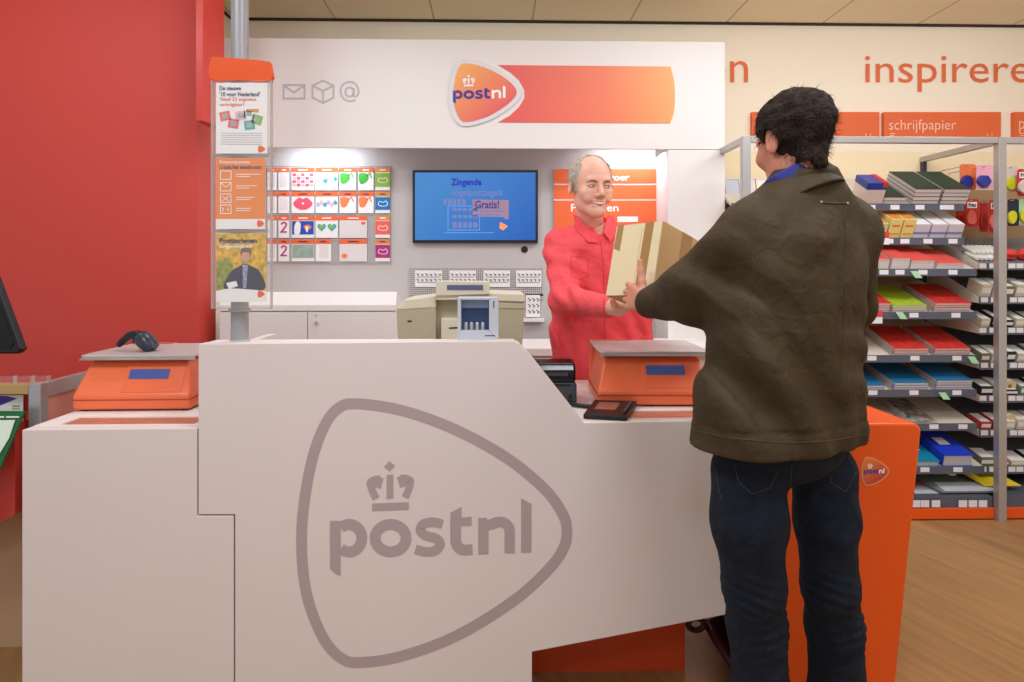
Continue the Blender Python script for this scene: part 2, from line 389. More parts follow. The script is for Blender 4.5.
# brand sign
s = thing('brand_sign', 'rounded triangular orange post sign with grey rim and crown on white fascia', 'sign', W(484, 93, DF))
def tri(cx0, cy0, sx, sy_, grow=0):
    pts = catmull(LOGO_OUT, 5); cxm, cym = 320, 345
    out = []
    P = [np.array(p) for p in pts]; n = len(P)
    for i in range(n):
        tt = P[(i+1) % n]-P[i-1]; tt = tt/np.linalg.norm(tt); nn = np.array([tt[1], -tt[0]])
        # outward = away from centre
        if np.dot(nn, P[i]-np.array([cxm, cym])) < 0: nn = -nn
        q = P[i]+nn*grow; out.append((cx0+q[0]*sx, cy0+q[1]*sy_))
    return out
# fascia sign spans 449..521 x 59..126 for LOGO_OUT extents 82..705 x 41..650
sx = 72/623; sy2 = 67/609; ox = 449-82*sx; oy = 59-41*sy2
RIM = mat('pale_grey_rim', (226, 224, 224), .4)
obj('rim', MB().prism(P2(tri(ox, oy, sx, sy2), DF-.012), (0, .012, 0)), RIM, s)
SG = grad('orange_blend', (250, 178, 96), (232, 84, 92), W(455, 65, DF), W(500, 118, DF), .35)
obj('face', MB().prism(P2(tri(ox, oy, sx, sy2, -38), DF-.015), (0, .004, 0)), SG, s)
A, B_ = logo_word(); C = logo_crown()
# lettering on this sign spans x 452.5..505.5, y 84.5..103.5 (crown up to 74)
def fmap(x0, x1, y0, y1, D):
    kx = (x1-x0)/(613-158); ky = (y1-y0)/(442-267)
    return lambda x, y: W(x0+(x-158)*kx, y0+(y-267)*ky, D)
fm = fmap(453, 505.5, 85.5, 103.2, DF-.017)
obj('lettering', strokes(MB(), A, 0, .0015, f=fm), PURP, s); obj('lettering', strokes(MB(), B_, 0, .0015, f=fm), TXTW, s)
fc = fmap(453, 505.5, 83.5, 101.5, DF-.017)
obj('crown', strokes(MB(), C, 0, .0015, f=fc), TXTW, s)
bnpts = [(498, 64.5)]+[(498+24.5*math.cos(a)*1.0, 0) for a in ()]
ban = [(498, 65), (510, 72), (519, 80), (524.5, 90), (524.5, 98), (519, 107), (510, 115.5), (498, 122.3)]+[(670, 123.2), (673, 116), (674.8, 105), (675, 94), (674, 80), (670.5, 66.5)]
BG = grad('banner_blend', (232, 96, 88), (246, 170, 96), W(520, 118, DF), W(680, 90, DF), .4, [(.55, (240, 128, 92))])
tag(obj('fascia_banner', MB().prism(P2(ban, DF-.004), (0, .004, 0)), BG), 'long red-to-orange banner strip with curved right end on white fascia', 'banner')

# ------------------------------------------------------------------ television
tv = thing('television', 'black-framed flat screen showing a blue stamp advert on the alcove wall', 'television', W(475, 242, DA))
obj('casing', MB().prism(P2(rect(412.5, 170, 538, 243), DA-.035), (0, .035, 0)), BLK, tv, bev=.003)
SCR = grad('screen_blue', (74, 150, 226), (38, 110, 208), W(440, 175, DA), W(530, 240, DA), .3, [(.5, (58, 132, 220))], emit=.78)
scr = plate('screen', rect(415, 172.5, 535.5, 240), DA-.037, SCR, tv, .002)
def em(name, c, s): return mat(name, c, .5, emit=s)
IB = em('screen_ink', (30, 40, 160), .75); IG = em('screen_grey', (96, 110, 160), .6); IR = em('screen_brown', (140, 110, 130), .55); IW = em('screen_line', (90, 130, 190), .7)
dS = DA-.0385
text('title_text', 'Zingende', (451, 178.5, 481.5, 187.5), dS, IB, scr, .035)
text('subtitle_text', 'vogelpostzegels', (451, 188.8, 503, 198), dS, IG, scr, .012)
plate('advert_panel', [(472.5, 199.5), (509, 200), (508.5, 219), (506, 219.5), (503, 217), (473, 216.5)], dS, IR, scr, .0006)
text('advert_text', 'Gratis!', (475, 200.5, 499, 208.5), dS-.001, em('screen_dark', (50, 46, 110), .7), scr, .02)
for i in range(2): plate('text_line', rect(476, 210.5+3.4*i, 505-4*i, 211.6+3.4*i), dS-.001, IG, scr, .0005)
mbx = MB()
for (a, b2, c, d) in ((443, 199, 466, 205), (452, 208, 478, 211), (452, 215, 478, 218), (452, 222, 478, 228)):
    for i in range(5):
        w5 = (c-a)/5; mbx.prism(P2(rect(a+w5*i+.6, b2, a+w5*(i+1)-.6, d), dS), (0, .0005, 0))
obj('stamp_sheet_drawing', mbx, IG, scr)
obj('sheet_outline', strokes(MB(), strip([(448, 206), (479.5, 206), (479.5, 230), (448, 230)], .8, True)+strip([(444, 232.7), (494, 232.7)], .7), dS), IW, scr)
plate('arrow_mark', [(500, 222), (508, 226), (503, 230.5), (499.5, 228)], dS, em('screen_orange', (226, 130, 80), .7), scr, .0005)

# ------------------------------------------------------------------ tariff board
tb = thing('tariff_board', 'orange price board with white ruled lines and lettering behind the man in red', 'sign', W(605, 230, DA))
dT = DA-.02
for (y0, y1) in ((169, 183.3), (185, 198.8), (200.5, 262)):
    plate('board_panel', rect(554, y0, 656, y1), dT, ORGD, tb, .004)
plate('backing', rect(554, 168.8, 656, 262), dT+.004, PAPER, tb, .012)
pn = text('lettering', 'Vervoer', (593, 174, 629.5, 180.5), dT-.0005, TXTW, tb, .02)
text('lettering', 'Personen', (571, 204, 618.5, 211.5), dT-.0005, TXTW, tb, .012)
plate('price_block', rect(617.5, 216.5, 638, 222), dT-.001, PAPER, tb, .001)
hk = MB()
for k in range(9):
    c = W(561+10.5*k, 167.5, DA-.02); hk.tube([c+Vector((0, .02, 0)), c, c+Vector((0, 0, .006))], .0012, 6)
obj('hook_row', hk, SIL, tb, smooth=True)

# ------------------------------------------------------------------ stamp packs
cols = [(267.5, 276.5), (278.5, 289.2), (291.5, 314.3), (315.6, 337.8), (339.5, 356), (358.2, 373.6), (375.4, 390)]
rows = [(167.6, 190.2), (191.7, 213.2), (215.7, 237.8), (239.3, 261.3)]
pk = {}
GREENS = mat('print_green', (72, 176, 60), .5); LIME = mat('print_lime', (140, 182, 60), .5); PINKR = mat('print_pink', (232, 84, 110), .5); PINKL = mat('print_pale_pink', (244, 176, 190), .5)
BLUEP = mat('print_blue', (30, 78, 178), .5); TEALB = mat('print_sea_blue', (22, 116, 180), .5); CORAL = mat('print_coral', (240, 100, 84), .5); MAGN = mat('print_magenta', (180, 40, 120), .5)
SAGE = mat('print_sage', (150, 170, 156), .5, var=.2, vscale=30); PALEG = mat('print_pale', (226, 216, 212), .5); TEALG = mat('print_teal', (60, 170, 170), .5); LILAC = mat('print_lilac', (186, 176, 226), .5); ORP = mat('print_orange', (244, 128, 72), .5); OCHRE = mat('print_ochre', (222, 138, 62), .5)
rn = ['top row', 'second row', 'third row', 'bottom row']
desc = {(0,0): 'plain white stamp pack, leftmost in the top row', (0,1): 'plain white stamp pack second from left in top row', (0,2): 'stamp pack with pink and red mosaic print, top row', (0,3): 'double stamp pack with pastel blobs in the top row',
 (0,4): 'stamp pack with green leaf print, left one of the green pair', (0,5): 'stamp pack with green leaf print, right one of the green pair', (0,6): 'lime green stamp pack at the top right corner of pegboard',
 (1,0): 'plain white stamp pack, leftmost in the second row', (1,1): 'plain white stamp pack left of the red lips', (1,2): 'stamp pack printed with big red lips', (1,3): 'wide stamp pack with pastel blobs in second row', (1,4): 'stamp pack with orange cup shape, left of its pair', (1,5): 'stamp pack with orange cup shape, right of its pair', (1,6): 'blue square stamp pack at right edge of pegboard',
 (2,0): 'pale stamp pack, leftmost in the third row', (2,1): 'stamp pack with magenta figure two, upper of the two', (2,2): 'deep blue stamp pack with white goose shape', (2,3): 'stamp pack with two green and blue hearts', (2,4): 'wide pale grey stamp pack in the third row', (2,6): 'coral red stamp pack at right edge of pegboard',
 (3,0): 'pale stamp pack, leftmost in the bottom row', (3,1): 'stamp pack with magenta figure two, lower of the two', (3,2): 'stamp pack with dark sage green photo, bottom row', (3,3): 'narrow pale stamp pack in the bottom row', (3,4): 'wide pale stamp pack with small orange flower, bottom row', (3,6): 'magenta stamp pack at bottom right of pegboard'}
def heart(cx, cy0, r):
    return [(cx+r*(16*math.sin(a)**3)/16, cy0-r*(13*math.cos(a)-5*math.cos(2*a)-2*math.cos(3*a)-math.cos(4*a))/16) for a in [2*math.pi*i/24 for i in range(24)]]
def blob(cx, cy0, rx, ry, n=14, j=.15, seed=1):
    rr = random.Random(seed); return [(cx+rx*math.cos(2*math.pi*i/n)*(1+rr.uniform(-j, j)), cy0+ry*math.sin(2*math.pi*i/n)*(1+rr.uniform(-j, j))) for i in range(n)]
for (r, c), lab in desc.items():
    x0, x1 = cols[c]; y0, y1 = rows[r]
    if r >= 2 and c == 4: x1 = 367
    if r == 3 and c == 3: x1 = 331
    t = thing('stamp_pack', lab, 'stamp pack', W((x0+x1)/2, y1, DA-.012), 'stamp packs on the alcove pegboard')
    d0 = DA-.014; d1 = d0-.0015
    plate('card', rect(x0, y0, x1, y1), d0, PAPER, t, .003)
    hd = plate('header', rect(x0, y0, x1, y0+4.6), d1, OCHRE if c == 6 else ORGD, t, .0015)
    plate('header_text', rect(x0+(x1-x0)*.3, y0+1.8, x1-(x1-x0)*.3, y0+2.9), d1-.0008, TXTB if r % 2 else TXTW, hd, .0006)
    cc = W((x0+x1)/2, y0-.5, DA-.006); obj('hook', MB().tube([cc, cc-Vector((0, .03, -.004))], .0011, 6), SIL, t)
    a, b2 = x0+.6, x1-.6; g0, g1 = y0+5.4, y1-3.4; xm = (a+b2)/2; ym = (g0+g1)/2
    def pp(poly, m, dd=d1): plate('print', poly, dd, m, t, .001)
    if (r, c) == (0, 2):
        k = 0
        for i in range(5):
            for j in range(4):
                pp(rect(a+(b2-a)*i/5+.3, g0+(g1-g0)*j/4+.3, a+(b2-a)*(i+1)/5-.4, g0+(g1-g0)*(j+1)/4-.4), (PINKR, PINKL, CORAL, PINKL)[(i*3+j*2+k) % 4]); k += 1
    elif c == 3 and r < 2:
        for i in range(6): pp(blob(a+2+(b2-a-4)*i/5, ym+(-1)**i*1.1, 1.9, 2.4, seed=i), (LILAC, PINKL, TEALG)[i % 3])
        if r == 0: obj('fold', strokes(MB(), strip([(xm, g0-1), (xm, y1)], .5), d1), TXTG, t)
    elif (r, c) in ((0, 4), (0, 5)): pp(catmull([(a, g0+1), (a+5, g0), (a+9, g0+1.5), (a+9.5, g0+6), (a+6, g0+10), (a+1, g0+10)], 4), GREENS); obj('stalk_print', strokes(MB(), strip([(a+8, g0+3), (a+11, g0), (b2-1.5, g0+5)], 1.2), d1), GREENS, t)
    elif (r, c) in ((1, 4), (1, 5)): pp(catmull([(a, g0+1), (a+5, g0), (a+9, g0+1.5), (a+8, g0+6), (a+5, g0+10), (a+1, g0+9)], 4), ORP); obj('stalk_print', strokes(MB(), strip([(a+8, g0+3), (a+11, g0), (b2-1.5, g0+5)], 1.2), d1), ORP, t)
    elif c == 6:
        pp(rect(a-.6, g0, b2+.6, g1), (LIME, TEALB, CORAL, MAGN)[r]); obj('line_drawing', strokes(MB(), strip(catmull([(a+2.5, ym+1.5), (a+3.5, ym-2), (a+7, ym-1), (a+10, ym-2.5), (b2-2, ym+1), (a+8, ym+2.8)], 4), .55, True), d1-.001), TXTW, t)
    elif (r, c) == (1, 2):
        pp(catmull([(a+1, ym), (a+5, g0+1.6), (xm-3, g0+.2), (xm, g0+1.8), (xm+3, g0+.2), (b2-5, g0+1.6), (b2-1, ym), (b2-5, g1-1.6), (xm, g1), (a+5, g1-1.6)], 3), PINKR); pp(blob(xm, ym, 1.2, 1.2, j=0), PAPER, d1-.001)
    elif c == 1 and r >= 2:
        fn = strip(catmull([(xm-2.6, ym-3.2), (xm-1, ym-5.2), (xm+1.8, ym-4.6), (xm+2, ym-1.8), (xm-2.8, ym+4.2)], 4, False)+[(xm+3, ym+4.2)], 1.6); obj('figure', strokes(MB(), fn, d1), MAGN, t)
    elif (r, c) == (2, 2):
        pp(rect(a, g0, b2, g1), BLUEP); pp(catmull([(a+2.6, g1), (a+2.2, ym-1), (a+4.5, g0+.6), (a+8, g0+1.6), (a+8.5, ym), (a+7, g1)], 4), PAPER, d1-.001); pp(blob(xm+4.5, ym-.5, 4.2, 2.4, seed=4), ORP, d1-.0012); pp(blob(xm+4, ym+1.4, 1.4, 3, seed=4), PAPER, d1-.0015)
    elif (r, c) == (2, 3):
        for q in (.26, .75):
            cx = a+(b2-a)*q; pp(heart(cx, ym-.6, 4.4), TEALG); pp(heart(cx-.4, ym-.9, 2.4), LIME, d1-.001)
    elif (r, c) == (3, 2): pp(rect(a, g0, b2, g1), SAGE)
    elif c == 4: pp(rect(a, g0, b2, g1+2), PALEG); pp(blob(*((b2-3, g0+2, 2.2, 1.6) if r == 2 else (a+4.5, g1-2, 3, 2.4)), seed=3), CORAL if r == 2 else ORP, d1-.001)
    elif (r, c) == (3, 3): pp(rect(a+3, g0, b2-2, g1), PALEG)
    else: pp(rect(a+1, g0, b2-1, g1), PALEG)
# stamp sheets on the lower board
shl = ['white stamp booklet sheet, leftmost on the lower pegboard above the register', 'white stamp booklet sheet second from left on lower pegboard', 'white stamp booklet sheet third from left on lower pegboard', 'white stamp booklet sheet right of row, beside the red shirt']
for i, (x0, x1) in enumerate(((415, 442), (449.5, 476), (483.5, 510), (516, 541.5))):
    t = thing('stamp_sheet', shl[i], 'stamp sheet', W((x0+x1)/2, 287, DA-.012), 'stamp sheets on the lower pegboard')
    plate('card', rect(x0, 270.5, x1, 287), DA-.014, PAPER, t, .003)
    q = []
    for rr in range(2):
        for k in range(6): xx = x0+2.6+k*(x1-x0-5)/5; q += strip([(xx-1.1, 273.6+5.3*rr+(k % 2)*.8), (xx+1, 274.6+5.3*rr), (xx+.2, 276+5.3*rr)], .8)
        q += strip([(x0+2, 277+5.2*rr), (x1-2, 277+5.2*rr)], .45)
    obj('print', strokes(MB(), q, DA-.0155, .0012), GREYD, t)
t = thing('stamp_sheet', 'upright white stamp sheet in clear tray, lower right beside the register', 'stamp sheet', W(534, 317, DA-.012), 'stamp sheets on the lower pegboard')
plate('card', rect(526, 295, 540, 317), DA-.014, PAPER, t, .003)
q = []
for k in range(9): q += strip([(528+(k % 3)*4.2, 298+(k//3)*6), (530.5+(k % 3)*4.2, 300+(k//3)*6), (529+(k % 3)*4.2, 301.5+(k//3)*6)], .8)
obj('print', strokes(MB(), q, DA-.0155, .0012), GREYD, t)
obj('tray', MB().box((X(523, DA-.05), DA-.05, Z(321, DA)), (X(543.5, DA), DA-.001, Z(318, DA))), PAPER, t)

# ------------------------------------------------------------------ low white cabinet below the alcove
DK = 3.55
cb = thing('storage_cabinet', 'white two-door cabinet with sloped lid and small lock under the stamp packs', 'cabinet', (X(305, DK), DK, 0))
zc = Z(311, DK, 300); x0, x1 = X(219, DK), X(396, DK); zb = Z(291, 4.0, 300)
obj('body', MB().box((x0, DK+.02, 0), (x1, DA-.001, zc)), WHITE, cb, bev=.002)
obj('lid', MB().hexa([(x0, DK, zc), (x1, DK, zc), (x1, DA-.2, zc), (x0, DA-.2, zc), (x0, DK, Z(305, DK, 300)), (x1, DK, Z(305, DK, 300)), (X(397, 3.62), 3.62, Z(291.5, 3.62)), (x0, 3.62, Z(291.5, 3.62))]), UNIT, cb, bev=.002)
xs = X(307.5, DK)
for a, b2 in ((x0+.002, xs-.002), (xs+.002, x1-.002)): dr = obj('door', MB().box((a, DK, .1), (b2, DK+.019, zc-.006)), WHITE, cb, bev=.0015)
obj('lock', MB().lathe(W(316, 322.5, DK-.012), [(.007, 0), (.009, .004), (.009, .012)], 16, axis='y'), STEEL, dr)
obj('screw', MB().lathe(W(316, 315.3, DK-.004), [(.005, 0), (.006, .004)], 12, axis='y'), STEEL, dr)
bw = thing('back_worktop', 'white low worktop running along the alcove behind the man in red', 'worktop', (X(600, 3.5), 3.5, 0))
zw = Z(347, 3.5, 600)
obj('top', MB().box((X(400, 3.5), 3.45, zw-.04), (X(735, 3.5), DF-.001, zw)), UNIT, bw, bev=.003)
obj('cabinet', MB().box((X(400, 3.5), 3.5, 0), (X(735, 3.5), DF-.001, zw-.041)), WHITE, bw)

# ------------------------------------------------------------------ wall lettering and header boards
def wtxt(name, s, box, label):
    t = thing(name, label, 'sign', W((box[0]+box[2])/2, box[3], DB)); text('lettering', s, box, DB-.002, TXTO2, t, 0.0, .002)
TXTO2 = mat('vinyl_orange', (236, 112, 64), .6)
wtxt('wall_lettering', 'inspireren', (865, 56, 1052, 92), 'large orange word inspireren on the cream wall above the shelves')
wtxt('wall_lettering', 'en', (706, 61, 748, 83), 'orange letters en ending a word beside the white fascia')
def header(name, poly, lab, s=None, box=None):
    t = thing(name, lab, 'sign', W(poly[0][0], poly[2][1], DB-.03), 'orange header boards'); plate('board', poly, DB-.03, ORGD2, t, .029)
    if s: text('lettering', s, box, DB-.031, PEACH, t, -.005)
    a = poly[0][0]; b2 = poly[1][0]
    obj('logo_mark', strokes(MB(), strip([(a+6, 133.5), (a+11, 133.5)], .7)+strip([(a+6, 135.5), (a+10, 135.5)], .7)+strip([(b2-14, 133.5), (b2-13, 136)], .7)+strip([(b2-9, 133.5), (b2-9, 136)], .7), DB-.031, .0008), PEACH, t)
ORGD2 = mat('header_orange', (232, 106, 56), .6); PEACH = mat('header_text', (250, 206, 176), .6)
header('header_board', rect(752, 112, 879.5, 138), 'orange header board directly right of the customer head')
header('header_board', rect(884, 112, 1001, 138), 'orange header board reading schrijfpapier', 'schrijfpapier', (889, 119.5, 956, 133))
header('header_board', rect(1014, 112, 1130, 138), 'orange header board cut by the right picture edge', 'pennen', (1019, 121, 1060, 133))
# ================================================================== COUNTER
ZL = Z(422.5, DC, 640); ZH = Z(344, DC, 350); ZLL = Z(429, DC, 110)
ct = thing('service_counter', 'long white service counter with slanted step and large mauve post emblem', 'counter', (X(450, DC), DC, 0))
def pr(poly, dep, y=DC): return MB().prism(P2(poly, y), (0, dep, 0))
g = .6
# carcass panels
main = [(198.3, 344), (514, 341), (519, 343.5), (531, 356), (583.5, 422.8), (764, 420), (764, 604), (732, 613.5), (532, 652), (532, 732), (235, 732), (235, 514.6), (198.3, 514.6)]
obj('front_panel', pr(main, .05), PANEL, ct, bev=.002)
left = [(22, 430), (197, 428.3), (197, 516), (233.5, 516), (233.5, 732), (22, 732)]
obj('front_panel', pr(left, .05), PANEL, ct, bev=.002)
xl, xm = X(22, DC), X(198, DC)
obj('low_top', MB().box((xl+.001, DC+.05, ZLL-.03), (xm, 2.62, ZLL)), WHITE, ct, bev=.0015)
obj('side_panel', MB().box((xl+.001, DC+.05, 0), (xl+.03, 2.62, ZLL-.031)), PANEL, ct)
obj('high_ledge', MB().box((xm+.001, DC+.05, ZH-.03), (X(515, DC), 2.135, ZH-.0005)), WHITE, ct, bev=.002)
obj('ledge_support', MB().box((xm+.001, 2.10, .75), (X(517, DC), 2.13, ZH-.031)), PANEL, ct)
obj('step_panel', MB().box((xm+.001, DC+.05, 0), (xm+.03, 2.62, ZH-.031)), PANEL, ct)
xr0, xr1 = X(520, DC), X(764, DC)
obj('low_top', MB().box((xr0, DC+.05, ZL-.03), (xr1, 2.75, ZL)), WHITE, ct, bev=.0015)
zi = ZL-.02
obj('inner_desk', MB().box((xm+.03, 2.136, zi-.03), (xr0-.001, 2.75, zi)), WHITE, ct)
obj('plinth', MB().box((X(532, 2.26), 2.26, Z(673.5, 2.26, 600)), (X(685, 2.26), 2.7, ZL-.031)), mat('plinth_orange', (214, 74, 28), .45), ct)
obj('plinth_base', MB().box((X(532, 2.26)+.01, 2.28, 0), (X(685, 2.26)-.01, 2.68, Z(673.5, 2.26, 600)-.0005)), mat('plinth_brown', (92, 58, 34), .6), ct)
# large emblem
def cf(x, y): return W(260+x/2.259, 380+y/2.259, DC-.0012)
eo = [tuple(p) for p in catmull(LOGO_OUT, 6)]
inn = tri(0, 0, 1, 1, -24)
outer6 = tri(0, 0, 1, 1, 0)
em_ = MB(); n = len(outer6)
for i in range(n):
    j = (i+1) % n; em_.prism([cf(*outer6[i]), cf(*outer6[j]), cf(*inn[j]), cf(*inn[i])], (0, .001, 0))
A, B_ = logo_word(); C = logo_crown()
eb = obj('emblem', em_, LOGOG, ct)
obj('lettering', strokes(MB(), A+B_, 0, .001, f=cf), LOGOG, eb); obj('crown', strokes(MB(), C, 0, .001, f=cf), LOGOG, eb)
# leaflet insets under glass in the two low tops
def inset(x0p, x1p, z, ya, yb, lab, nm='glass_inset'):
    a, b2 = X(x0p, ya), X(x1p, ya)
    i = obj(nm, MB().box((a, ya, z), (b2, yb, z+.0012)), LEAF, ct)
    obj('glass_cover', MB().box((a-.004, ya-.004, z+.0012), (b2+.004, yb+.004, z+.004)), GLASS, i)
LEAF = mat('leaflet_orange', (226, 110, 44), .5, var=.25, vscale=9, stretch=(1, 6, 1))
inset(64, 194, ZLL, DC+.06, 2.14, '')
inset(632, 760, ZL, DC+.03, 2.15, '')

# orange end block
ob = thing('counter_end_block', 'tall glossy orange end block of the counter, tapering to the floor', 'counter block', (X(850, DC), DC, 0))
poly = [(766, 426), (772, 423.3), (914, 423.3), (919, 425), (921.8, 430), (891, 732), (784, 732)]
obj('body', MB().prism(P2(poly, DC), (0, .72, 0)), ORG, ob, bev=.008, seg=3, smooth='auto')
sgb = obj('badge', MB().prism(P2(tri(861.5-82*27.5/623, 457-41*29/609, 27.5/623, 29/609), DC-.002), (0, .002, 0)), mat('badge_rim', (226, 150, 110), .4), ob)
BGD = grad('badge_blend', (236, 130, 60), (190, 60, 50), W(864, 460, DC), W(880, 480, DC), .4)
obj('badge_face', MB().prism(P2(tri(861.5-82*27.5/623, 457-41*29/609, 27.5/623, 29/609, -30), DC-.0028), (0, .001, 0)), BGD, sgb)
fm = fmap(864, 884.5, 468, 475.5, DC-.0036)
obj('lettering', strokes(MB(), A, 0, .0008, f=fm), PURP, sgb); obj('lettering', strokes(MB(), B_, 0, .0008, f=fm), TXTW, sgb)
fc = fmap(864, 884.5, 467, 475, DC-.0036); obj('crown', strokes(MB(), C, 0, .0008, f=fc), TXTW, sgb)

# folded stool frame beneath the counter
fs = thing('folding_trolley', 'dark folded trolley frame lying on the floor under the counter', 'trolley', WZ(712, 665, 0))
DT = 2.2
pth = [(706, 622), (716, 640), (733, 664), (752, 690)]
obj('side_rail', MB().tube([W(x, y, 2.3-.06*i) for i, (x, y) in enumerate(pth)], .014, 10), mat('dark_brown_metal', (62, 34, 30), .35), fs, smooth=True)
obj('side_rail', MB().tube([W(x+16, y-8, 2.42-.06*i) for i, (x, y) in enumerate(pth)], .014, 10), MATS['dark_brown_metal'], fs, smooth=True)
a = [W(x+2, y-2, 2.33-.06*i) for i, (x, y) in enumerate(pth)]; c2 = [W(x+15, y-7, 2.43-.06*i) for i, (x, y) in enumerate(pth)]
m_ = MB()
for i in range(3): m_.prism([a[i], a[i+1], c2[i+1], c2[i]], (0, .012, -.004))
obj('panel', m_, BLK, fs)
obj('handle', MB().tube([W(686+8*math.cos(t)+10, 624+6*math.sin(t), 2.28) for t in [i*math.pi/8 for i in range(16)]], .010, 8, closed=True), MATS['dark_brown_metal'], fs, smooth=True)

# ------------------------------------------------------------------ scales
def make_scale():
    t = thing('parcel_scale', 'x', 'scale', (0, 0, 0))
    wv = .372
    def ring(x0, x1, y, z, c=.012):
        return None
    # side profile (y, z): vertical skirt, sloping front, flat top, back
    prof = [(0, .005), (0, .052), (.006, .058), (.055, .148), (.07, .158), (.34, .158), (.34, .005)]
    mbb = MB(); k = len(prof); vs = []
    for sgn in (-1, 1):
        for (y, z) in prof:
            inset_ = max(0, (z-.052))*.28; vs.append((sgn*(wv/2-inset_), y, z))
    fcs = [tuple(range(k)), tuple(range(2*k-1, k-1, -1))]+[(i, k+i, k+(i+1) % k, (i+1) % k) for i in range(k)]
    mbb.add(vs, fcs); bd = obj('housing', mbb, ORGP, t, bev=.008, seg=3, smooth='auto')
    sk = MB().box((-wv/2-.002, -.002, .036), (wv/2+.002, .3, .0385)); obj('seam', sk, mat('dark_orange_seam', (176, 66, 30), .5) if 'dark_orange_seam' not in MATS else MATS['dark_orange_seam'], bd)
    n = Vector((0, -.09, .049)).normalized()
    def fp(x, s, o=.0):   # point on the sloping face: s = 0 bottom .. 1 top
        y = .006+.049*s; z = .058+.09*s; return Vector((x, y, z))+Vector((0, -.878, .478))*o
    def patch(x0, x1, s0, s1, o, th):
        return MB().hexa([fp(x0, s0, o-th), fp(x1, s0, o-th), fp(x1, s1, o-th), fp(x0, s1, o-th), fp(x0, s0, o), fp(x1, s0, o), fp(x1, s1, o), fp(x0, s1, o)])
    obj('display_surround', patch(-.035, .155, .02, .97, .0015, .004), mat('orange_panel', (244, 112, 66), .35) if 'orange_panel' not in MATS else MATS['orange_panel'], t, bev=.001)
    obj('display', patch(-.022, .105, .46, .78, .003, .003), LCD, t)
    # weighing plate with clipped corners
    z0 = .166; P = [(-.178, -.002+.04, 0), (-.16, .026, 0), (.185, .026, 0), (.19, .03, 0), (.19, .37, 0), (-.16, .37, 0), (-.178, .35, 0)]
    obj('plate', MB().prism([(x, y, z0+.004) for x, y, z in P], (0, 0, .008)), STEEL, t, bev=.002)
    obj('plate_rim', MB().hexa([(-.18, .026, z0-.004), (.19, .026, z0-.004), (.19, .034, z0-.004), (-.178, .034, z0-.004), (-.17, .022, z0+.004), (.19, .022, z0+.004), (.19, .034, z0+.004), (-.17, .034, z0+.004)]), STEEL, t)
    obj('load_post', MB().lathe((0, .2, .158), [(.03, 0), (.03, .012)], 20), GREYD, t)
    obj('rear_grip', MB().box((-.175, .345, .03), (-.02, .40, .178)), ORGP, t, bev=.008, seg=3, smooth='auto')
    for x in (-.16, .16):
        for y in (.03, .31): obj('foot', MB().lathe((x, y, 0), [(.014, 0), (.014, .015)], 14), BLK, t)
    return t
LCD = mat('lcd_blue', (72, 96, 166), .3)
sc = Proto(make_scale())
c1 = WZ(131, 411.5, ZLL)
sc.put('orange parcel scale on the low left counter with scanner lying on plate', (c1.x, c1.y, ZLL+.0005), (0, 0, math.radians(1)), 'orange parcel scales on the counter')
c2 = WZ(655, 407, ZL)
sc.put('orange parcel scale on the right counter in front of the man in red', (c2.x, c2.y, ZL+.0005), (0, 0, math.radians(-2)), 'orange parcel scales on the counter')
SCL = c1; SCR_ = c2

# ------------------------------------------------------------------ barcode scanner on the left plate
zp = ZLL+.179
bs = thing('barcode_scanner', 'black handheld barcode scanner lying on the left orange scale', 'scanner', (c1.x, c1.y+.15, zp))
D0 = c1.y+.13
def pt(px, py, d=0): return W(px, py, D0+d)
hp = [pt(119, 345, .03), pt(124, 340, .02), pt(130, 335.5, .01), pt(137, 334.5, 0), pt(141, 336, 0)]
obj('handle', MB().tube(catmull([tuple(p) for p in hp], 4, False), [.010]*2+[.012]*5+[.0135]*6+[.015]*4, 14), BLK, bs, smooth=True)
hb = MB(); rings = []
for (px, py, rx, rz) in ((138, 333.8, .010, .010), (141, 336.5, .018, .018), (145, 340, .024, .020), (150, 344, .025, .017), (153, 346.3, .022, .012)):
    c = pt(px, py); rings.append([c+Vector((rx*math.cos(a)*.75, rx*math.sin(a), rz*math.cos(a)*.5+rz*math.sin(a+math.pi/2)*.5)) for a in [2*math.pi*i/18 for i in range(18)]])
ax = (pt(153, 347)-pt(138, 334)).normalized(); up = ax.cross(Vector((0, 1, 0))).normalized()
rings = []
for s_, r1, r2 in ((-.006, .008, .010), (0, .020, .022), (.015, .028, .029), (.035, .034, .029), (.056, .034, .024), (.066, .031, .019)):
    c = pt(139, 335.5)+ax*s_; rings.append([c+up*(r2*math.sin(a))+Vector((0, 1, 0))*(r1*math.cos(a)) for a in [2*math.pi*i/20 for i in range(20)]])
obj('head', hb.loft(rings), mat('slate_plastic', (50, 54, 66), .3), bs, smooth='auto', ang=50)
c = pt(139, 335.5)+ax*.064; obj('window', MB().loft([[c+up*(.010*math.sin(a))+Vector((0, 1, 0))*(.022*math.cos(a))+ax*q for a in [2*math.pi*i/20 for i in range(20)]] for q in (-.001, .001)]), BLKG, bs)
obj('trigger', MB().box(tuple(pt(135, 341.5)-Vector((.008, .005, .006))), tuple(pt(135, 341.5)+Vector((.006, .005, .010)))), GREYD, bs, bev=.002)

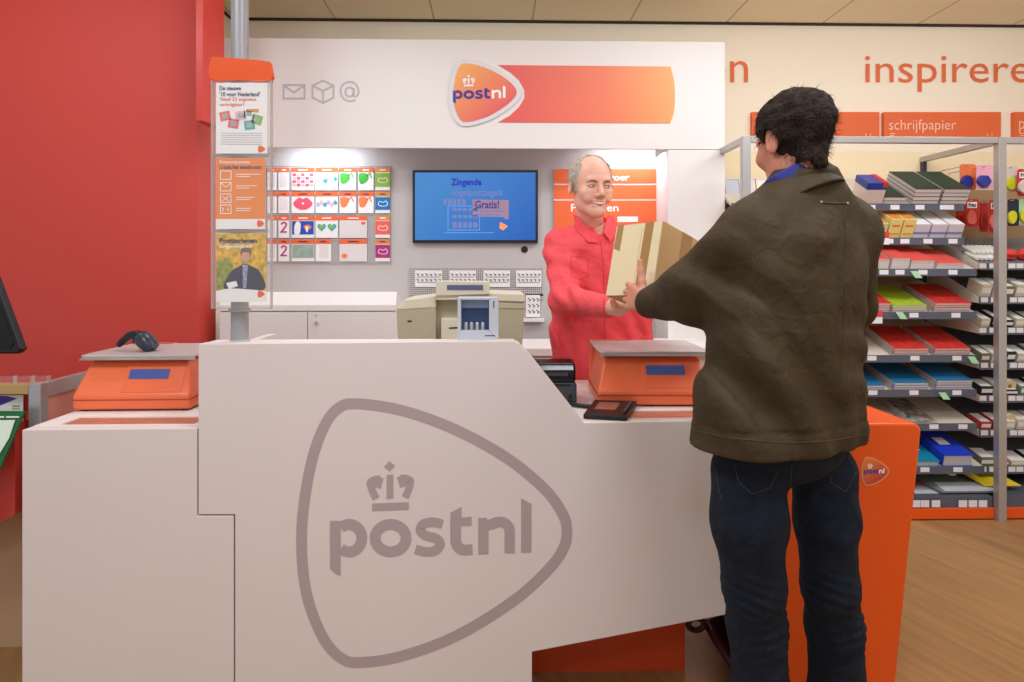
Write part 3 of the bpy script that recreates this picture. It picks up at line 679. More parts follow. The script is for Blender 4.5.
# ------------------------------------------------------------------ label printer
Dp = 2.24
lp = thing('label_printer', 'small black label printer with rounded lid beside the right scale', 'printer', (X(557, Dp), Dp, ZL))
x0, x1 = X(533, Dp), X(577, Dp); zt_ = Z(363, Dp, 560); zz = ZL+.001
obj('body', MB().box((x0, Dp, zz), (x1, Dp+.2, zz+.075)), GREYD, lp, bev=.008, seg=3)
rings = []
lid = MB(); prof = [(Dp+.004, zz+.076), (Dp+.002, zz+.11), (Dp+.02, zt_-.004), (Dp+.07, zt_+.004), (Dp+.15, zt_-.004), (Dp+.196, zz+.076)]
lid.loft([[(x0+.003, y, z) for y, z in prof], [(x1-.003, y, z) for y, z in prof]]); obj('lid', lid, BLKG, lp, bev=.008, seg=3)
obj('feed_slot', MB().box((x0+.02, Dp-.002, zz+.066), (x1-.02, Dp+.002, zz+.071)), BLK, lp)
obj('badge', MB().box((x0+.03, Dp-.002, zz+.098), (x1-.03, Dp+.004, zz+.108)), GREYD, lp)
obj('button', MB().lathe((x1-.022, Dp-.002, zz+.03), [(.007, 0), (.008, .004)], 16, axis='y'), BLK, lp)
obj('power_cable', MB().tube(catmull([(x1-.03, Dp+.0, zz+.012), (x1, Dp-.03, zz+.008), (x1+.05, Dp-.06, zz+.008)], 5, False), .007, 10), BLK, lp, smooth=True)
# signature pad
sp_ = thing('signature_pad', 'flat black signature pad with small screen lying at the counter edge', 'signature pad', tuple(WZ(610, 416, ZL)))
z0 = ZL+.001
q = [WZ(583, 419, z0), WZ(627, 421.5, z0), WZ(637, 407.5, z0), WZ(594, 406, z0)]
m_ = MB().hexa([p for p in q]+[p+Vector((0, 0, .016 if i < 2 else .022)) for i, p in enumerate(q)])
pb = obj('body', m_, BLK, sp_, bev=.005, seg=3)
def inq(u_, v_, h): 
    a = q[0].lerp(q[1], u_); b2 = q[3].lerp(q[2], u_); p = a.lerp(b2, v_); return p+Vector((0, 0, .016+.006*v_+h))
obj('screen', MB().hexa([inq(.17, .32, 0), inq(.66, .32, 0), inq(.66, .8, 0), inq(.17, .8, 0), inq(.17, .32, .001), inq(.66, .32, .001), inq(.66, .8, .001), inq(.17, .8, .001)]), mat('pad_screen', (150, 96, 78), .15), sp_)
obj('stylus', MB().tube([inq(.9, .15, .004), inq(.9, .85, .004)], .004, 8), GREYD, sp_, smooth=True)

# ------------------------------------------------------------------ cash register (seen from the back) on the inner desk
Dr = 2.36
cr = thing('cash_register', 'aged beige cash register with pole display seen from the back', 'cash register', (X(460, Dr), Dr, zi))
z0 = zi+.001; zzr = lambda y: Z(y, Dr, 460)
def hx(pl, dep, dx=0, y=Dr): return MB().prism(P2(pl, y), (dx, dep, 0))
obj('left_housing', hx([(396.5, 308), (436, 306), (436, 372), (399, 372)], .3), BEIGED, cr, bev=.004)
obj('printer_cover', hx([(397, 308.5), (404, 303), (404, 299.5), (436, 296), (436, 307.5), (400, 309.8)], .28, y=Dr-.004), BEIGE, cr, bev=.004)
obj('middle_housing', hx([(435, 298), (490, 298), (490, 372), (435, 372)], .3, y=Dr+.03), BEIGED, cr, bev=.004)
obj('receipt_cover', hx([(441, 318), (458, 318), (460, 332), (460, 372), (441, 372)], .06, y=Dr-.02), BEIGE, cr, bev=.005)
obj('cover_slot', hx([(449, 327.5), (459, 327), (459, 328.3), (449, 328.8)], .002, y=Dr-.022), BLK, cr)
obj('right_housing', hx([(489, 307), (524.5, 307), (520.5, 372), (489, 372)], .3), BEIGED, cr, bev=.004)
obj('keyboard_deck', hx([(489, 293), (524, 294), (525.5, 297), (525, 302), (489, 301)], .32, y=Dr-.01), BEIGE, cr, bev=.003)
obj('deck_band', hx([(489, 301.2), (524.8, 302.2), (524.5, 309), (489, 308.5)], .31, y=Dr-.004), mat('beige_mid', (188, 176, 142), .5), cr, bev=.003)
obj('left_slot', hx([(407.5, 320.5), (412, 320.5), (411.3, 322), (407.5, 322)], .002, y=Dr-.002), BLK, cr)
dp = obj('display_head', hx([(435.5, 283), (438.5, 280.8), (489, 281.5), (489.5, 294.5), (436, 296)], .06, y=Dr-.03), BEIGE, cr, bev=.003)
obj('display_window', hx([(447, 285), (483, 285), (483.2, 290), (447, 290)], .002, y=Dr-.032), mat('vfd_window', (96, 96, 128), .2), dp)
obj('display_base', hx([(436, 295.5), (489, 295), (489, 299.5), (436, 300)], .2, y=Dr-.02), BEIGE, cr, bev=.002)
obj('foot', hx([(399, 371), (520, 371), (520, 376), (399, 376)], .3), BEIGED, cr)
_zb = W(460, 376, Dr).z
obj('drawer', MB().box((X(398, Dr), Dr-.01, z0), (X(521, Dr), Dr+.34, max(_zb, z0+.05))), BEIGE, cr, bev=.004)

# ------------------------------------------------------------------ small grey customer display on the high ledge
Dd = 2.045
cdp = thing('coin_display_box', 'small light grey box with dark blue window standing on the counter ledge', 'display box', tuple(W(478, 341, Dd)))
zl = ZH+.0005
fr = MB()
o = rect(457.5, 297.5, 498.5, 342); i_ = rect(461, 300, 489, 330.5)
O = P2(o, Dd); I = P2(i_, Dd)
for p in O:
    if p.z < ZH+.01: p.z = zl
for k in range(4): fr.prism([O[k], O[(k+1) % 4], I[(k+1) % 4], I[k]], (0, .05, 0))
obj('frame', fr, GREYL, cdp, bev=.002)
obj('back', MB().prism([p+Vector((0, .05, 0)) for p in O], (0, .015, 0)), GREYL, cdp, bev=.003)
obj('window_lining', MB().prism([p+Vector((0, .046, 0)) for p in P2(rect(460.5, 299.5, 489.5, 331), Dd)], (0, .004, 0)), mat('window_slate', (62, 84, 128), .25), cdp)
obj('top_strip', MB().prism(P2(rect(461.5, 300, 488.5, 308), Dd+.03), (0, .01, 0)), mat('strip_blue', (140, 160, 198), .3), cdp)
for k in range(4):
    p = W(466+k*5.6, 327.5, Dd+.02); obj('coin_tube', MB().lathe((p.x, p.y, p.z-.008), [(.006, 0), (.006, .02), (.004, .024)], 12), SIL, cdp, smooth='auto')
obj('status_mark', MB().prism(P2(rect(493.3, 301, 494.3, 308), Dd-.001), (0, .001, 0)), GREYD, cdp)
obj('badge_line', strokes(MB(), strip([(485, 335.7), (495, 335.7)], .9), Dd-.001, .0008), GREYD, cdp)

# ------------------------------------------------------------------ poster stand on the ledge
Dq = 2.075
ps = thing('poster_stand', 'grey pole rising from counter ledge with orange-capped clear poster holder', 'poster stand', (X(240, Dq), Dq, ZH))
xc = X(239.8, Dq)
obj('pole', MB().lathe((xc, Dq, ZH+.0005), [(.0255, 0), (.0255, CEIL-ZH-.001)], 28), GREYP, ps, smooth='auto')
obj('collar', MB().lathe((xc, Dq, Z(310, Dq, 240)), [(.032, -.004), (.032, .004)], 28), STEEL, ps, smooth='auto')
obj('collar', MB().lathe((xc, Dq, ZH+.0006), [(.029, 0), (.029, .006)], 28), STEEL, ps, smooth='auto')
Dh = Dq-.046
capp = catmull([(210.3, 60), (211.5, 57), (215, 56.6), (240, 58.5), (266, 61), (270, 62.5), (270.8, 66), (270.6, 80.5), (240, 80), (210.5, 79)], 3)
obj('cap', MB().prism(P2(capp, Dh), (0, .018, 0)), ORG, ps, bev=.003)
hol = MB()
hol.prism(P2(rect(211, 80, 271, 309), Dh-.004), (0, .0015, 0)); hol.prism(P2(rect(211, 80, 271, 309), Dh+.014), (0, .0015, 0))
obj('holder', hol, CLEAR, ps)
eg = MB()
for x in (211.4, 270.6): eg.prism(P2([(x-.5, 80), (x+.5, 80), (x+.5, 309), (x-.5, 309)], Dh-.004), (0, .018, 0))
obj('holder_edge', eg, mat('acrylic_edge', (196, 184, 178), .2, alpha=.55), ps)
obj('holder_floor', MB().prism(P2(rect(212, 307.6, 270, 309), Dh-.004), (0, .018, 0)), MATS['acrylic_edge'], ps)
for y in (155, 231): obj('clip_bar', MB().prism(P2(rect(214, y-1.8, 268, y+1.8), Dh+.0165), (0, .004, 0)), STEEL, ps, bev=.002)
dP = Dh+.004
def poster(name, lab, box, m):
    t = thing(name, lab, 'poster', tuple(W((box[0]+box[2])/2, box[3], dP)), 'posters in the clear holder')
    sh = plate('sheet', rect(*box), dP, m, t, .002); return t
def mark(t, x, y, dd): plate('small_emblem', tri(x-82*7/623, y-41*7/609, 7/623, 7/609), dd, ORG, t, .0005)
d1 = dP-.0008
p1 = poster('poster', 'white poster De nieuwe 10 voor Nederland, topmost in the clear holder', (215.8, 82.8, 267.3, 153.5), PAPER)
text('lettering', 'De nieuwe', (219.5, 86, 241, 90.3), d1, TXTB, p1, .02, .0004); text('lettering', "'10 voor Nederland'", (219.5, 91.8, 260, 96.4), d1, TXTB, p1, .02, .0004)
text('lettering', 'Vanaf 23 augustus', (219.5, 97.3, 256, 101.8), d1, TXTO, p1, .01, .0004); text('lettering', 'verkrijgbaar!', (219.5, 102.8, 244, 107), d1, TXTO, p1, .01, .0004)
for (x, y, a, m) in ((225, 116, -12, CORAL), (233.5, 123.5, 10, PINKR), (240.5, 115.5, -6, PINKL), (249, 113.5, 4, TXTW), (257, 119.5, 16, LIME), (249.5, 125, -6, TEALG)):
    ca, sa = math.cos(math.radians(a)), math.sin(math.radians(a)); pl = [(x+(u_*5.2)*ca-(v_*4.6)*sa, y+(u_*5.2)*sa+(v_*4.6)*ca) for u_, v_ in ((-1, -1), (1, -1), (1, 1), (-1, 1))]
    plate('stamp_picture', pl, d1, m, p1, .0005); plate('stamp_picture', [(x+(q_[0]-x)*.55, y+(q_[1]-y)*.55) for q_ in pl], d1-.0006, SAGE, p1, .0004)
plate('stamp_picture', rect(246, 109, 258.5, 112), d1-.0006, OCHRE, p1, .0004)
ln = []
for k in range(6): ln += strip([(221, 133+k*2.2), (262, 133.4+k*2.2)], .35)
obj('small_print', strokes(MB(), ln, d1, .0004), TXTG, p1); mark(p1, 258, 145.5, d1)
p2 = poster('poster', 'orange poster with four white outline icons, middle of the clear holder', (215.8, 158, 265, 229), mat('poster_orange', (236, 132, 44), .5))
text('lettering', 'Retourpunten', (219.8, 160.5, 250, 164.5), d1, TXTW, p2, .01, .0004); text('lettering', 'U kunt hier terecht voor:', (219.8, 165, 262, 169), d1, TXTB, p2, .02, .0004)
for k, y in enumerate((171, 182.5, 194, 205)):
    qd = strip([(220.5, y), (231, y), (231, y+8.5), (220.5, y+8.5)], .7, True)
    if k == 1: qd += strip([(220.5, y), (225.7, y+5), (231, y)], .6)
    if k == 2: qd += strip([(222, y+2), (229, y+7)], .6)+strip([(229, y+2), (222, y+7)], .6)
    if k == 3: qd += strip([(223, y+2.5), (223, y+6)], .8)+strip([(228, y+2.5), (228, y+6)], .8)
    qd += strip([(236, y+3.4), (260-3*k, y+3.4)], .7)+strip([(236, y+5.6), (250, y+5.6)], .6)
    obj('icon', strokes(MB(), qd, d1, .0004), TXTW, p2)
plate('white_footer', rect(215.8, 219, 265, 229), d1, PAPER, p2, .0005); mark(p2, 257, 220, d1-.0008)
p3 = poster('poster', 'poster with photo of a person before yellow leaves, lowest in holder', (216, 233.5, 266.2, 302), mat('autumn_photo', (214, 168, 44), .6, var=.45, vscale=60))
plate('grass', [(216, 262), (226, 258), (233, 264), (233, 290), (216, 290)], d1, mat('grass_photo', (140, 146, 50), .6, var=.4, vscale=70), p3, .0005)
plate('jacket', catmull([(225, 290), (230, 273), (238, 267), (245, 264), (252, 266.5), (260, 272), (263.5, 290)], 4), d1-.0004, mat('navy_photo', (38, 40, 62), .6), p3, .0005)
plate('scarf', [(242.5, 265), (248, 265), (246, 288), (243, 288)], d1-.001, mat('scarf_photo', (150, 150, 180), .6, var=.5, vscale=150), p3, .0004)
plate('face', blob(245.5, 256, 4.6, 6.6, j=0), d1-.0014, mat('face_photo', (206, 156, 128), .6), p3, .0004)
plate('hair', catmull([(240.5, 256), (241, 249.5), (245.5, 247.5), (250.5, 249.5), (250.8, 256), (248.5, 252.5), (243, 252.5)], 3), d1-.0018, mat('hair_photo', (120, 90, 60), .7), p3, .0004)
plate('paper_in_hand', [(226, 283), (236, 281), (238, 286), (229, 289)], d1-.0012, PAPER, p3, .0004)
plate('white_footer', catmull([(216, 291), (230, 288.5), (250, 289.5), (266.2, 291)], 3, False)+[(266.2, 302), (216, 302)], d1-.0016, PAPER, p3, .0005)
text('lettering', 'Posttarieven', (219.5, 238, 257, 243), d1-.0004, TXTB, p3, .03, .0004); text('lettering', 'ongewijzigd', (219.5, 244.3, 252, 249), d1-.0001, TXTW, p3, .01, .0004)
mark(p3, 257.5, 290.5, d1-.0022)

# ------------------------------------------------------------------ left display fixture and monitor
Df = 2.27
df = thing('display_fixture', 'low aluminium and red display fixture left of the counter', 'display fixture', (X(10, Df), Df, 0))
xp0, xp1 = X(28.3, Df), X(40.5, Df); zr = Z(384, Df, 30); xL = X(-90, Df)
obj('corner_post', MB().box((xp0, Df, 0), (xp1, Df+.04, zr)), SIL, df, bev=.002)
y2 = 3.1
obj('side_rail', MB().box((xp1-.02, Df+.041, zr-.05), (xp1, y2, zr)), SIL, df, bev=.002)
obj('side_panel', MB().box((xp1-.014, Df+.041, .02), (xp1-.006, y2, zr-.051)), mat('frosted_pink', (222, 150, 130), .3), df)
obj('top_rail', MB().box((xL, Df, Z(394.5, Df, 10)), (xp0-.001, Df+.03, zr)), mat('brass_rail', (196, 160, 104), .4, metal=.3), df, bev=.002)
obj('red_shelf', MB().box((xL, Df+.071, zr-.16), (xp1-.021, y2, zr-.14)), REDL, df)
obj('rear_rail', MB().box((xL, y2-.03, zr-.13), (xp1-.021, y2, zr-.001)), REDL, df)
obj('back_panel', MB().box((xL, Df+.05, .81), (xp0-.001, Df+.07, zr-.021)), REDL, df)
obj('red_apron', MB().hexa([(xL, Df-.03, Z(560, Df)), (X(21.5, Df), Df-.03, Z(506, Df)), (X(21.5, Df), Df+.049, Z(506, Df)), (xL, Df+.049, Z(560, Df)), (xL, Df-.03, Z(470, Df)), (X(21.5, Df), Df-.03, Z(418, Df)), (X(21.5, Df), Df+.049, Z(418, Df)), (xL, Df+.049, Z(418, Df))]), REDL, df)
obj('base', MB().box((xL, 2.46, 0.0), (xp0-.002, y2-.04, .8)), mat('base_taupe', (196, 158, 124), .6), df)
for k, x in enumerate((4, 22, 38)):
    p = W(x, 383.5, Df+.012); p.z = zr
    obj('acrylic_divider', MB().box((p.x-.03, p.y, zr+.0005), (p.x+.03, p.y+.004, zr+.024)), CLEAR, df)
    obj('acrylic_divider', MB().box((p.x+.028, p.y, zr+.0005), (p.x+.032, p.y+.015, zr+.024)), MATS['acrylic_edge'], df)
lf = thing('leaflet', 'white leaflet with purple picture standing in fixture below the brass rail', 'leaflet', tuple(W(12, 411, Df+.03)))
plate('sheet', rect(-60, 395.5, 22.8, 430), Df+.03, PAPER, lf, .003); plate('picture', [(-60, 396), (6, 396), (17, 398.5), (-4, 407), (-60, 408)], Df+.029, PURP, lf, .001)
obj('logo_mark', strokes(MB(), strip([(12, 406), (20, 406)], 1.6)+strip([(12, 408.6), (20, 408.6)], 1), Df+.0285, .0008), LIME, lf)
gl = thing('leaflet_holder', 'dark green slanted board holding a white leaflet at the left edge', 'leaflet holder', tuple(W(5, 465, Df-.08)))
GR = mat('dark_green_card', (20, 96, 44), .5)
pl = [(-45, 411.5), (24.5, 411.5), (0.5, 467), (-12, 487), (-70, 487)]
Pp = [W(x, y, Df-.04-(y-411)*.0012) for x, y in pl]; obj('board', MB().prism(Pp, (0, .008, 0)), GR, gl)
pl = [(-45, 421), (15, 420), (9, 438), (-8, 466), (-60, 470)]; obj('sheet', MB().prism([W(x, y, Df-.044-(y-411)*.0012) for x, y in pl], (0, .001, 0)), mat('pale_green_paper', (214, 226, 206), .6), gl)
obj('heading_line', strokes(MB(), strip([(-5, 417), (4, 417)], 1.6)+strip([(6, 417), (19, 417)], 1.6), Df-.052, .0008), TXTW, gl)
# monitor, back edge towards the camera
mo = thing('monitor', 'black tilted computer monitor entering at the left edge', 'monitor', tuple(W(-30, 353, 2.55)))
Dm = 2.45
A0 = [(-6, 262), (0, 281), (22.5, 342), (25.5, 350), (21, 354), (-70, 353), (-110, 345), (-120, 262)]
obj('casing', MB().prism(P2([(-120, 262), (-11, 262), (21.5, 349.5), (17, 354), (-120, 353)], Dm), (0, .035, 0)), BLK, mo, bev=.006, seg=3)
obj('bezel', MB().prism(P2([(-118, 266), (-14, 266), (13.5, 344), (10, 349), (-118, 349)], Dm-.003), (0, .003, 0)), mat('bezel_black', (16, 16, 17), .5), mo, bev=.001)
obj('stand', MB().box((X(-95, Dm), Dm+.036, zr-.139), (X(-70, Dm), Dm+.07, Z(320, Dm))), BLK, mo)
obj('foot', MB().box((X(-120, Dm), Dm-.05, zr-.139), (X(-45, Dm), Dm+.16, zr-.125)), BLK, mo, bev=.004)
# ================================================================== SHELVING
DG = 3.52; XA, XB = X(747, DG), X(1003, DG); XC = XB+(XB-XA); DBK = 4.2
BACKT = mat('back_panel_tan', (176, 142, 104), .7, var=.05, vscale=3); BACKC = mat('back_panel_cream', (244, 222, 182), .7)
SHG = mat('shelf_grey', (120, 122, 130), .45); RAIL = mat('price_rail_slate', (88, 92, 104), .4); SHW = mat('shelf_white', (214, 202, 184), .5); TAGM = mat('price_tag_white', (232, 226, 228), .6); TAGG = mat('tag_green', (176, 224, 180), .6); TAGR = mat('tag_red', (222, 60, 52), .6)
ztop = Z(137, DG, 1000)
def unit(nm, lab, x0, x1, zs, tilt, left_post, first):
    u = thing(nm, lab, 'shelving', ((x0+x1)/2, DG, 0), 'stationery shelving bays')
    pw = .042
    for x in ((x0, x1) if first else (x1,)):
        obj('post', MB().box((x-pw/2, DG, 0), (x+pw/2, DG+.042, ztop)), SIL, u, bev=.002)
        obj('top_arm', MB().box((x-.016, DG+.043, ztop-.032), (x+.016, DBK, ztop)), SIL, u, bev=.002)
        obj('rear_upright', MB().box((x-.012, DBK-.03, 0), (x+.012, DBK-.001, ztop-.033)), GREYD, u)
    obj('top_rail', MB().box((x0+pw/2+.001 if first else x0+pw/2+.001, DG+.002, ztop-.032), (x1-pw/2-.001, DG+.04, ztop)), SIL, u, bev=.002)
    zc_ = Z(190, DBK, 900)
    obj('back_panel', MB().box((x0, DBK, 0), (x1-.001, DBK+.02, zc_)), BACKT, u)
    obj('upper_back_panel', MB().box((x0, DBK, zc_+.001), (x1-.001, DBK+.02, Z(152, DBK, 900))), BACKC, u)
    out = []
    for i, (zf_, df_, tl) in enumerate(zs):
        dep = (DBK-.02-df_)/math.cos(tl)
        M = Matrix.Translation((0, df_, zf_)) @ Matrix.Rotation(tl, 4, 'X')
        a, b2 = x0+.015, x1-.017
        sh = obj('shelf', MB().box((a, 0, -.014), (b2, dep, 0)).xf(M), SHW if first else SHG, u)
        obj('price_rail', MB().box((a, df_-.008, zf_-.036), (b2, df_-.001, zf_+.004)), RAIL, sh)
        out.append(M)
        if not first: obj('side_bracket', MB().hexa([(a-.003, df_, zf_-.03), (a, df_, zf_-.03), (a, DBK-.03, zf_-.01), (a-.003, DBK-.03, zf_-.01), (a-.003, df_, zf_+.004), (a, df_, zf_+.004), (a, DBK-.03, zf_+dep*math.sin(tl)+.03), (a-.003, DBK-.03, zf_+dep*math.sin(tl)+.03)]), SHW, sh)
    obj('base_shelf', MB().box((x0+.01, DG+.045, Z(511, 3.565)), (x1-pw/2-.002, DBK-.001, Z(500, 3.565))), RAIL, u)
    obj('plinth', MB().box((x0+.01, DG+.03, .006), (x1-pw/2-.002, DBK-.002, Z(512, 3.55))), ORG, u, bev=.002)
    obj('plinth_gap', MB().box((x0+.012, DG+.034, 0), (x1-pw/2-.003, DBK-.01, .0058)), BLK, u)
    return u, out
T1, T2, T3 = math.radians(27), math.radians(19), math.radians(14)
ys = [(206, 3.80, T1), (240, 3.80, T1), (271, 3.70, T2), (314, 3.70, T2), (357, 3.70, T2), (391.5, 3.70, T3), (425.5, 3.70, T3), (468.5, 3.64, T3)]
zs1 = [(Z(y-1.5, d, 930), d, t) for y, d, t in ys]
u1, M1 = unit('shelving_unit', 'grey framed shelving bay with notebooks, right behind the customer', XA, XB, zs1, 0, True, True)
ys2 = [(265, 3.72, T2), (299, 3.72, T2), (329.5, 3.72, T2), (364.5, 3.72, T2), (397.5, 3.72, T3), (432, 3.72, T3), (468.5, 3.72, T3)]
zs2 = [(Z(y-1.5, d, 1000), d, t) for y, d, t in ys2]
u2, M2 = unit('shelving_unit', 'grey framed shelving bay with hanging red packs at the right picture edge', XB, XC, zs2, 0, False, False)
def tags(u_, mbs, zs, xs_list, m=TAGM):
    pass
def price(u_, px, py, D, m=TAGM, w=8, h=4.6, skew=0):
    obj('price_label', MB().prism([W(px-w/2, py-h/2, D), W(px+w/2, py-h/2, D), W(px+w/2+skew, py+h/2, D), W(px-w/2+skew, py+h/2, D)], (0, .001, 0)), m, u_)
for i, (y, d, t_) in enumerate(ys):
    for px in {0: (871, 895, 920, 947), 1: (889, 905, 928, 953), 2: (884, 900, 923, 953), 3: (867, 914, 956), 4: (872, 915, 957), 5: (873, 914, 957), 6: (934, 963), 7: (925, 958)}[i]:
        price(u1, px, y+1.2, d-.0095, w=9 if px != 947 else 14)
for (px, py) in ((914, 271.5), (899, 312.5), (971, 357), (942, 393), (948, 469)):
    price(u1, px, py+3, 3.66, TAGG, 7, 7, 5)
for (px, py) in ((882, 235), (875, 314)):
    price(u1, px, py, 3.66, TAGR, 15, 6); price(u1, px, py+6, 3.66, TAGM, 15, 7)
for px in (916, 925, 936, 963, 973, 983): price(u1, px, 503.8, 3.555, w=8.5, h=7)
for i, (y, d, t_) in enumerate(ys2):
    for px in (983, 993, 1012, 1020, 1030, 1040): price(u2, px+(i % 2)*1.5, y+.8, d-.0095, w=7, h=5)
# ---------- goods. local frame: x centred, y back, z up; placed on tilted shelves
def stackable(nm, cat, w_, d_, h_, cover, pages=PAPER2, soft=False):
    t = thing(nm, 'x', cat, (0, 0, 0))
    obj('pages', MB().box((-w_/2+.002, .001, .001), (w_/2-.002, d_-.001, h_-.0012)), pages, t)
    obj('cover', MB().box((-w_/2, 0, h_-.001), (w_/2, d_, h_)).box((-w_/2, 0, 0), (w_/2, d_, .001)), cover, t)
    return Proto(t)
def put(p, lab, M, tl, px, D, v, grp, back=.004, rz=0, x=None):
    xx = X(px, D) if x is None else x
    q = M @ Vector((xx, back, v)); return p.put(lab, q, (tl, 0, rz), grp)
COVD = mat('cover_dark_green', (24, 62, 48), .5); COVR = mat('cover_red', (204, 52, 44), .45, var=.25, vscale=40); COVG = mat('cover_lime', (164, 186, 44), .5); COVB = mat('cover_blue', (36, 112, 160), .45); COVP = mat('cover_light_red', (226, 84, 74), .5)
ordn = {0: 'lowest', 1: 'second from bottom', 2: 'third from bottom', 3: 'topmost'}
def stack(nm, cat, w_, d_, h_, cover, n, px, row, D, what, grp, step=None):
    p = stackable(nm, cat, w_, d_, h_, cover); M = M1[row]
    for k in range(n):
        on = 'topmost' if k == n-1 else ('lowest' if k == 0 else ordn[k])
        if n == 1: on = 'single'
        put(p, f'{what}, {on} of its stack' if n > 1 else what, M, ys[row][2], px, D, k*(step or h_+.0008)+.0005, grp, back=.004-(k % 2)*.002)
DGN = 'dark green bound books on the top shelf'
stack('bound_book', 'book', .125, .30, .020, COVD, 2, 894, 0, 3.80, 'dark green book in low stack behind the clear box', DGN)
stack('bound_book', 'book', .150, .30, .022, COVD, 4, 925, 0, 3.80, 'dark green book in middle stack on top shelf', DGN)
stack('bound_book', 'book', .150, .30, .022, COVD, 4, 953.5, 0, 3.80, 'dark green book in right stack on top shelf', DGN)
# clear box with blue lid cards
t = thing('card_box', 'clear box of pale cards under a blue lid on the top shelf', 'box', (0, 0, 0))
obj('tray', MB().box((-.055, 0, 0), (.055, .14, .085)), mat('milky_plastic', (224, 206, 196), .3), t, bev=.003)
obj('lid', MB().box((-.057, -.002, .086), (.057, .142, .125)), mat('royal_blue', (26, 66, 160), .3), t, bev=.003)
obj('red_band', MB().box((.03, -.003, .1), (.058, .143, .128)), TAGR, t, bev=.002)
p = Proto(t); put(p, t['label'], M1[0], T1, 873, 3.80, .0005, None)
# second shelf: yellow boxes and blue-white boxes
def cartons(nm, lab_list, w_, h_, d_, m, band, pxs, row, grp, lean=0):
    t = thing(nm, 'x', 'box', (0, 0, 0))
    obj('carton', MB().box((-w_/2, 0, 0), (w_/2, d_, h_)), m, t, bev=.0015)
    if band: obj('band', MB().box((-w_/2-.0005, -.0006, h_*.28), (w_/2+.0005, .02, h_*.45)), band, t)
    else: obj('print', MB().box((-w_/2+.008, -.0006, h_*.2), (w_/2-.008, 0, h_*.26)).box((-w_/2+.012, -.0006, h_*.6), (w_/2-.012, 0, h_*.7)), OCHRE, t)
    obj('top_print', MB().box((-w_/2+.004, .006, h_), (w_/2-.004, d_-.006, h_+.0006)), PAPER if band else OCHRE, t)
    p = Proto(t)
    for l, px in zip(lab_list, pxs): put(p, l, M1[row], ys[row][2], px, ys[row][1], .0005, grp)
YEL = mat('carton_yellow', (238, 220, 140), .5); BWH = mat('carton_lilac_white', (218, 212, 220), .5); LBL = mat('band_blue', (120, 146, 190), .5); PGR = mat('carton_pale_green', (206, 216, 150), .5)
cartons('envelope_box', ['pale green carton leftmost on the second shelf, beside yellow boxes'], .06, .09, .2, PGR, None, (880,), 1, 'yellow cartons on second shelf')
cartons('envelope_box', ['yellow carton, left of the pair on second shelf', 'yellow carton, right of the pair on second shelf'], .068, .115, .2, YEL, None, (893, 906), 1, 'yellow cartons on second shelf')
cartons('envelope_box', ['white carton with blue band next to the yellow cartons', 'white carton with blue band, middle of its three', 'white carton with blue band, rightmost of its three'], .088, .085, .2, BWH, LBL, (920, 937, 953.5), 1, 'banded cartons on second shelf')
# third shelf : pads with light red tops
G3 = 'red topped writing pads on third shelf'
for px, w_, h_, nn, lab in ((882, .075, .012, 5, 'red topped pad in left stack beside the customer'), (900, .10, .013, 5, 'red topped pad in second stack on third shelf'), (922, .13, .013, 4, 'red topped pad in third stack on third shelf'), (950, .15, .012, 3, 'red topped pad in right stack on third shelf')):
    stack('writing_pad', 'writing pad', w_, .26, h_, COVP, 1, px, 2, 3.70, lab+', top one', G3, step=0)
    q = [o for o in bpy.data.objects if o.get('label', '').startswith(lab)][0]; q.location = M1[2] @ Vector((X(px, 3.70), .004, h_*(nn-1)+.0005))
    p = stackable('writing_pad', 'writing pad', w_, .26, h_, PAPER)
    for k in range(nn-1): put(p, lab+', '+('lowest', 'second from bottom', 'third from bottom', 'fourth from bottom')[k], M1[2], T2, px, 3.70, k*h_+.0003, G3)
ORDER = ('lowest', 'second from bottom', 'third from bottom', 'fourth from bottom')
def nb(row, px, w_, cover, n, lab, grp, d_=.30, h_=.013):
    stack('notebook', 'notebook', w_, d_, h_, cover, n, px, row, 3.70, lab, grp)
nb(3, 873, .19, COVR, 4, 'red covered notebook, left stack on the fourth shelf', 'notebooks on the fourth shelf')
nb(3, 909, .19, COVG, 3, 'lime green notebook on the fourth shelf', 'notebooks on the fourth shelf')
nb(3, 952, .20, COVR, 4, 'red covered notebook, right stack on the fourth shelf', 'notebooks on the fourth shelf')
nb(4, 911, .19, COVR, 3, 'red notebook in left stack on the fifth shelf', 'red notebooks on the fifth shelf')
nb(4, 952, .20, COVR, 3, 'red notebook in right stack on the fifth shelf', 'red notebooks on the fifth shelf')
nb(5, 868, .19, COVB, 2, 'blue notebook, left stack partly behind the customer', 'blue notebooks on the sixth shelf')
nb(5, 911, .19, COVB, 3, 'blue notebook, middle stack on sixth shelf', 'blue notebooks on the sixth shelf')
nb(5, 954, .20, COVB, 4, 'blue notebook, right stack on sixth shelf', 'blue notebooks on the sixth shelf')
nb(6, 866, .19, COVB, 1, 'dark blue notebook on seventh shelf behind the orange block', 'flat notebooks on the seventh shelf')
nb(6, 923, .17, mat('cover_pattern', (150, 140, 130), .5, var=.9, vscale=22), 1, 'black and white patterned notebook on the seventh shelf', 'flat notebooks on the seventh shelf', h_=.008)
# divider sheets of acrylic
dm = MATS['acrylic_edge']
for row, pxl in ((3, (889, 930)), (4, (891, 932)), (5, (891, 933)), (6, (905,))):
    for px in pxl:
        xx = X(px, 3.70); m_ = MB().box((xx-.001, 0, .001), (xx+.001, .3, .05)).xf(M1[row])
        obj('shelf_divider', m_, dm, u1)
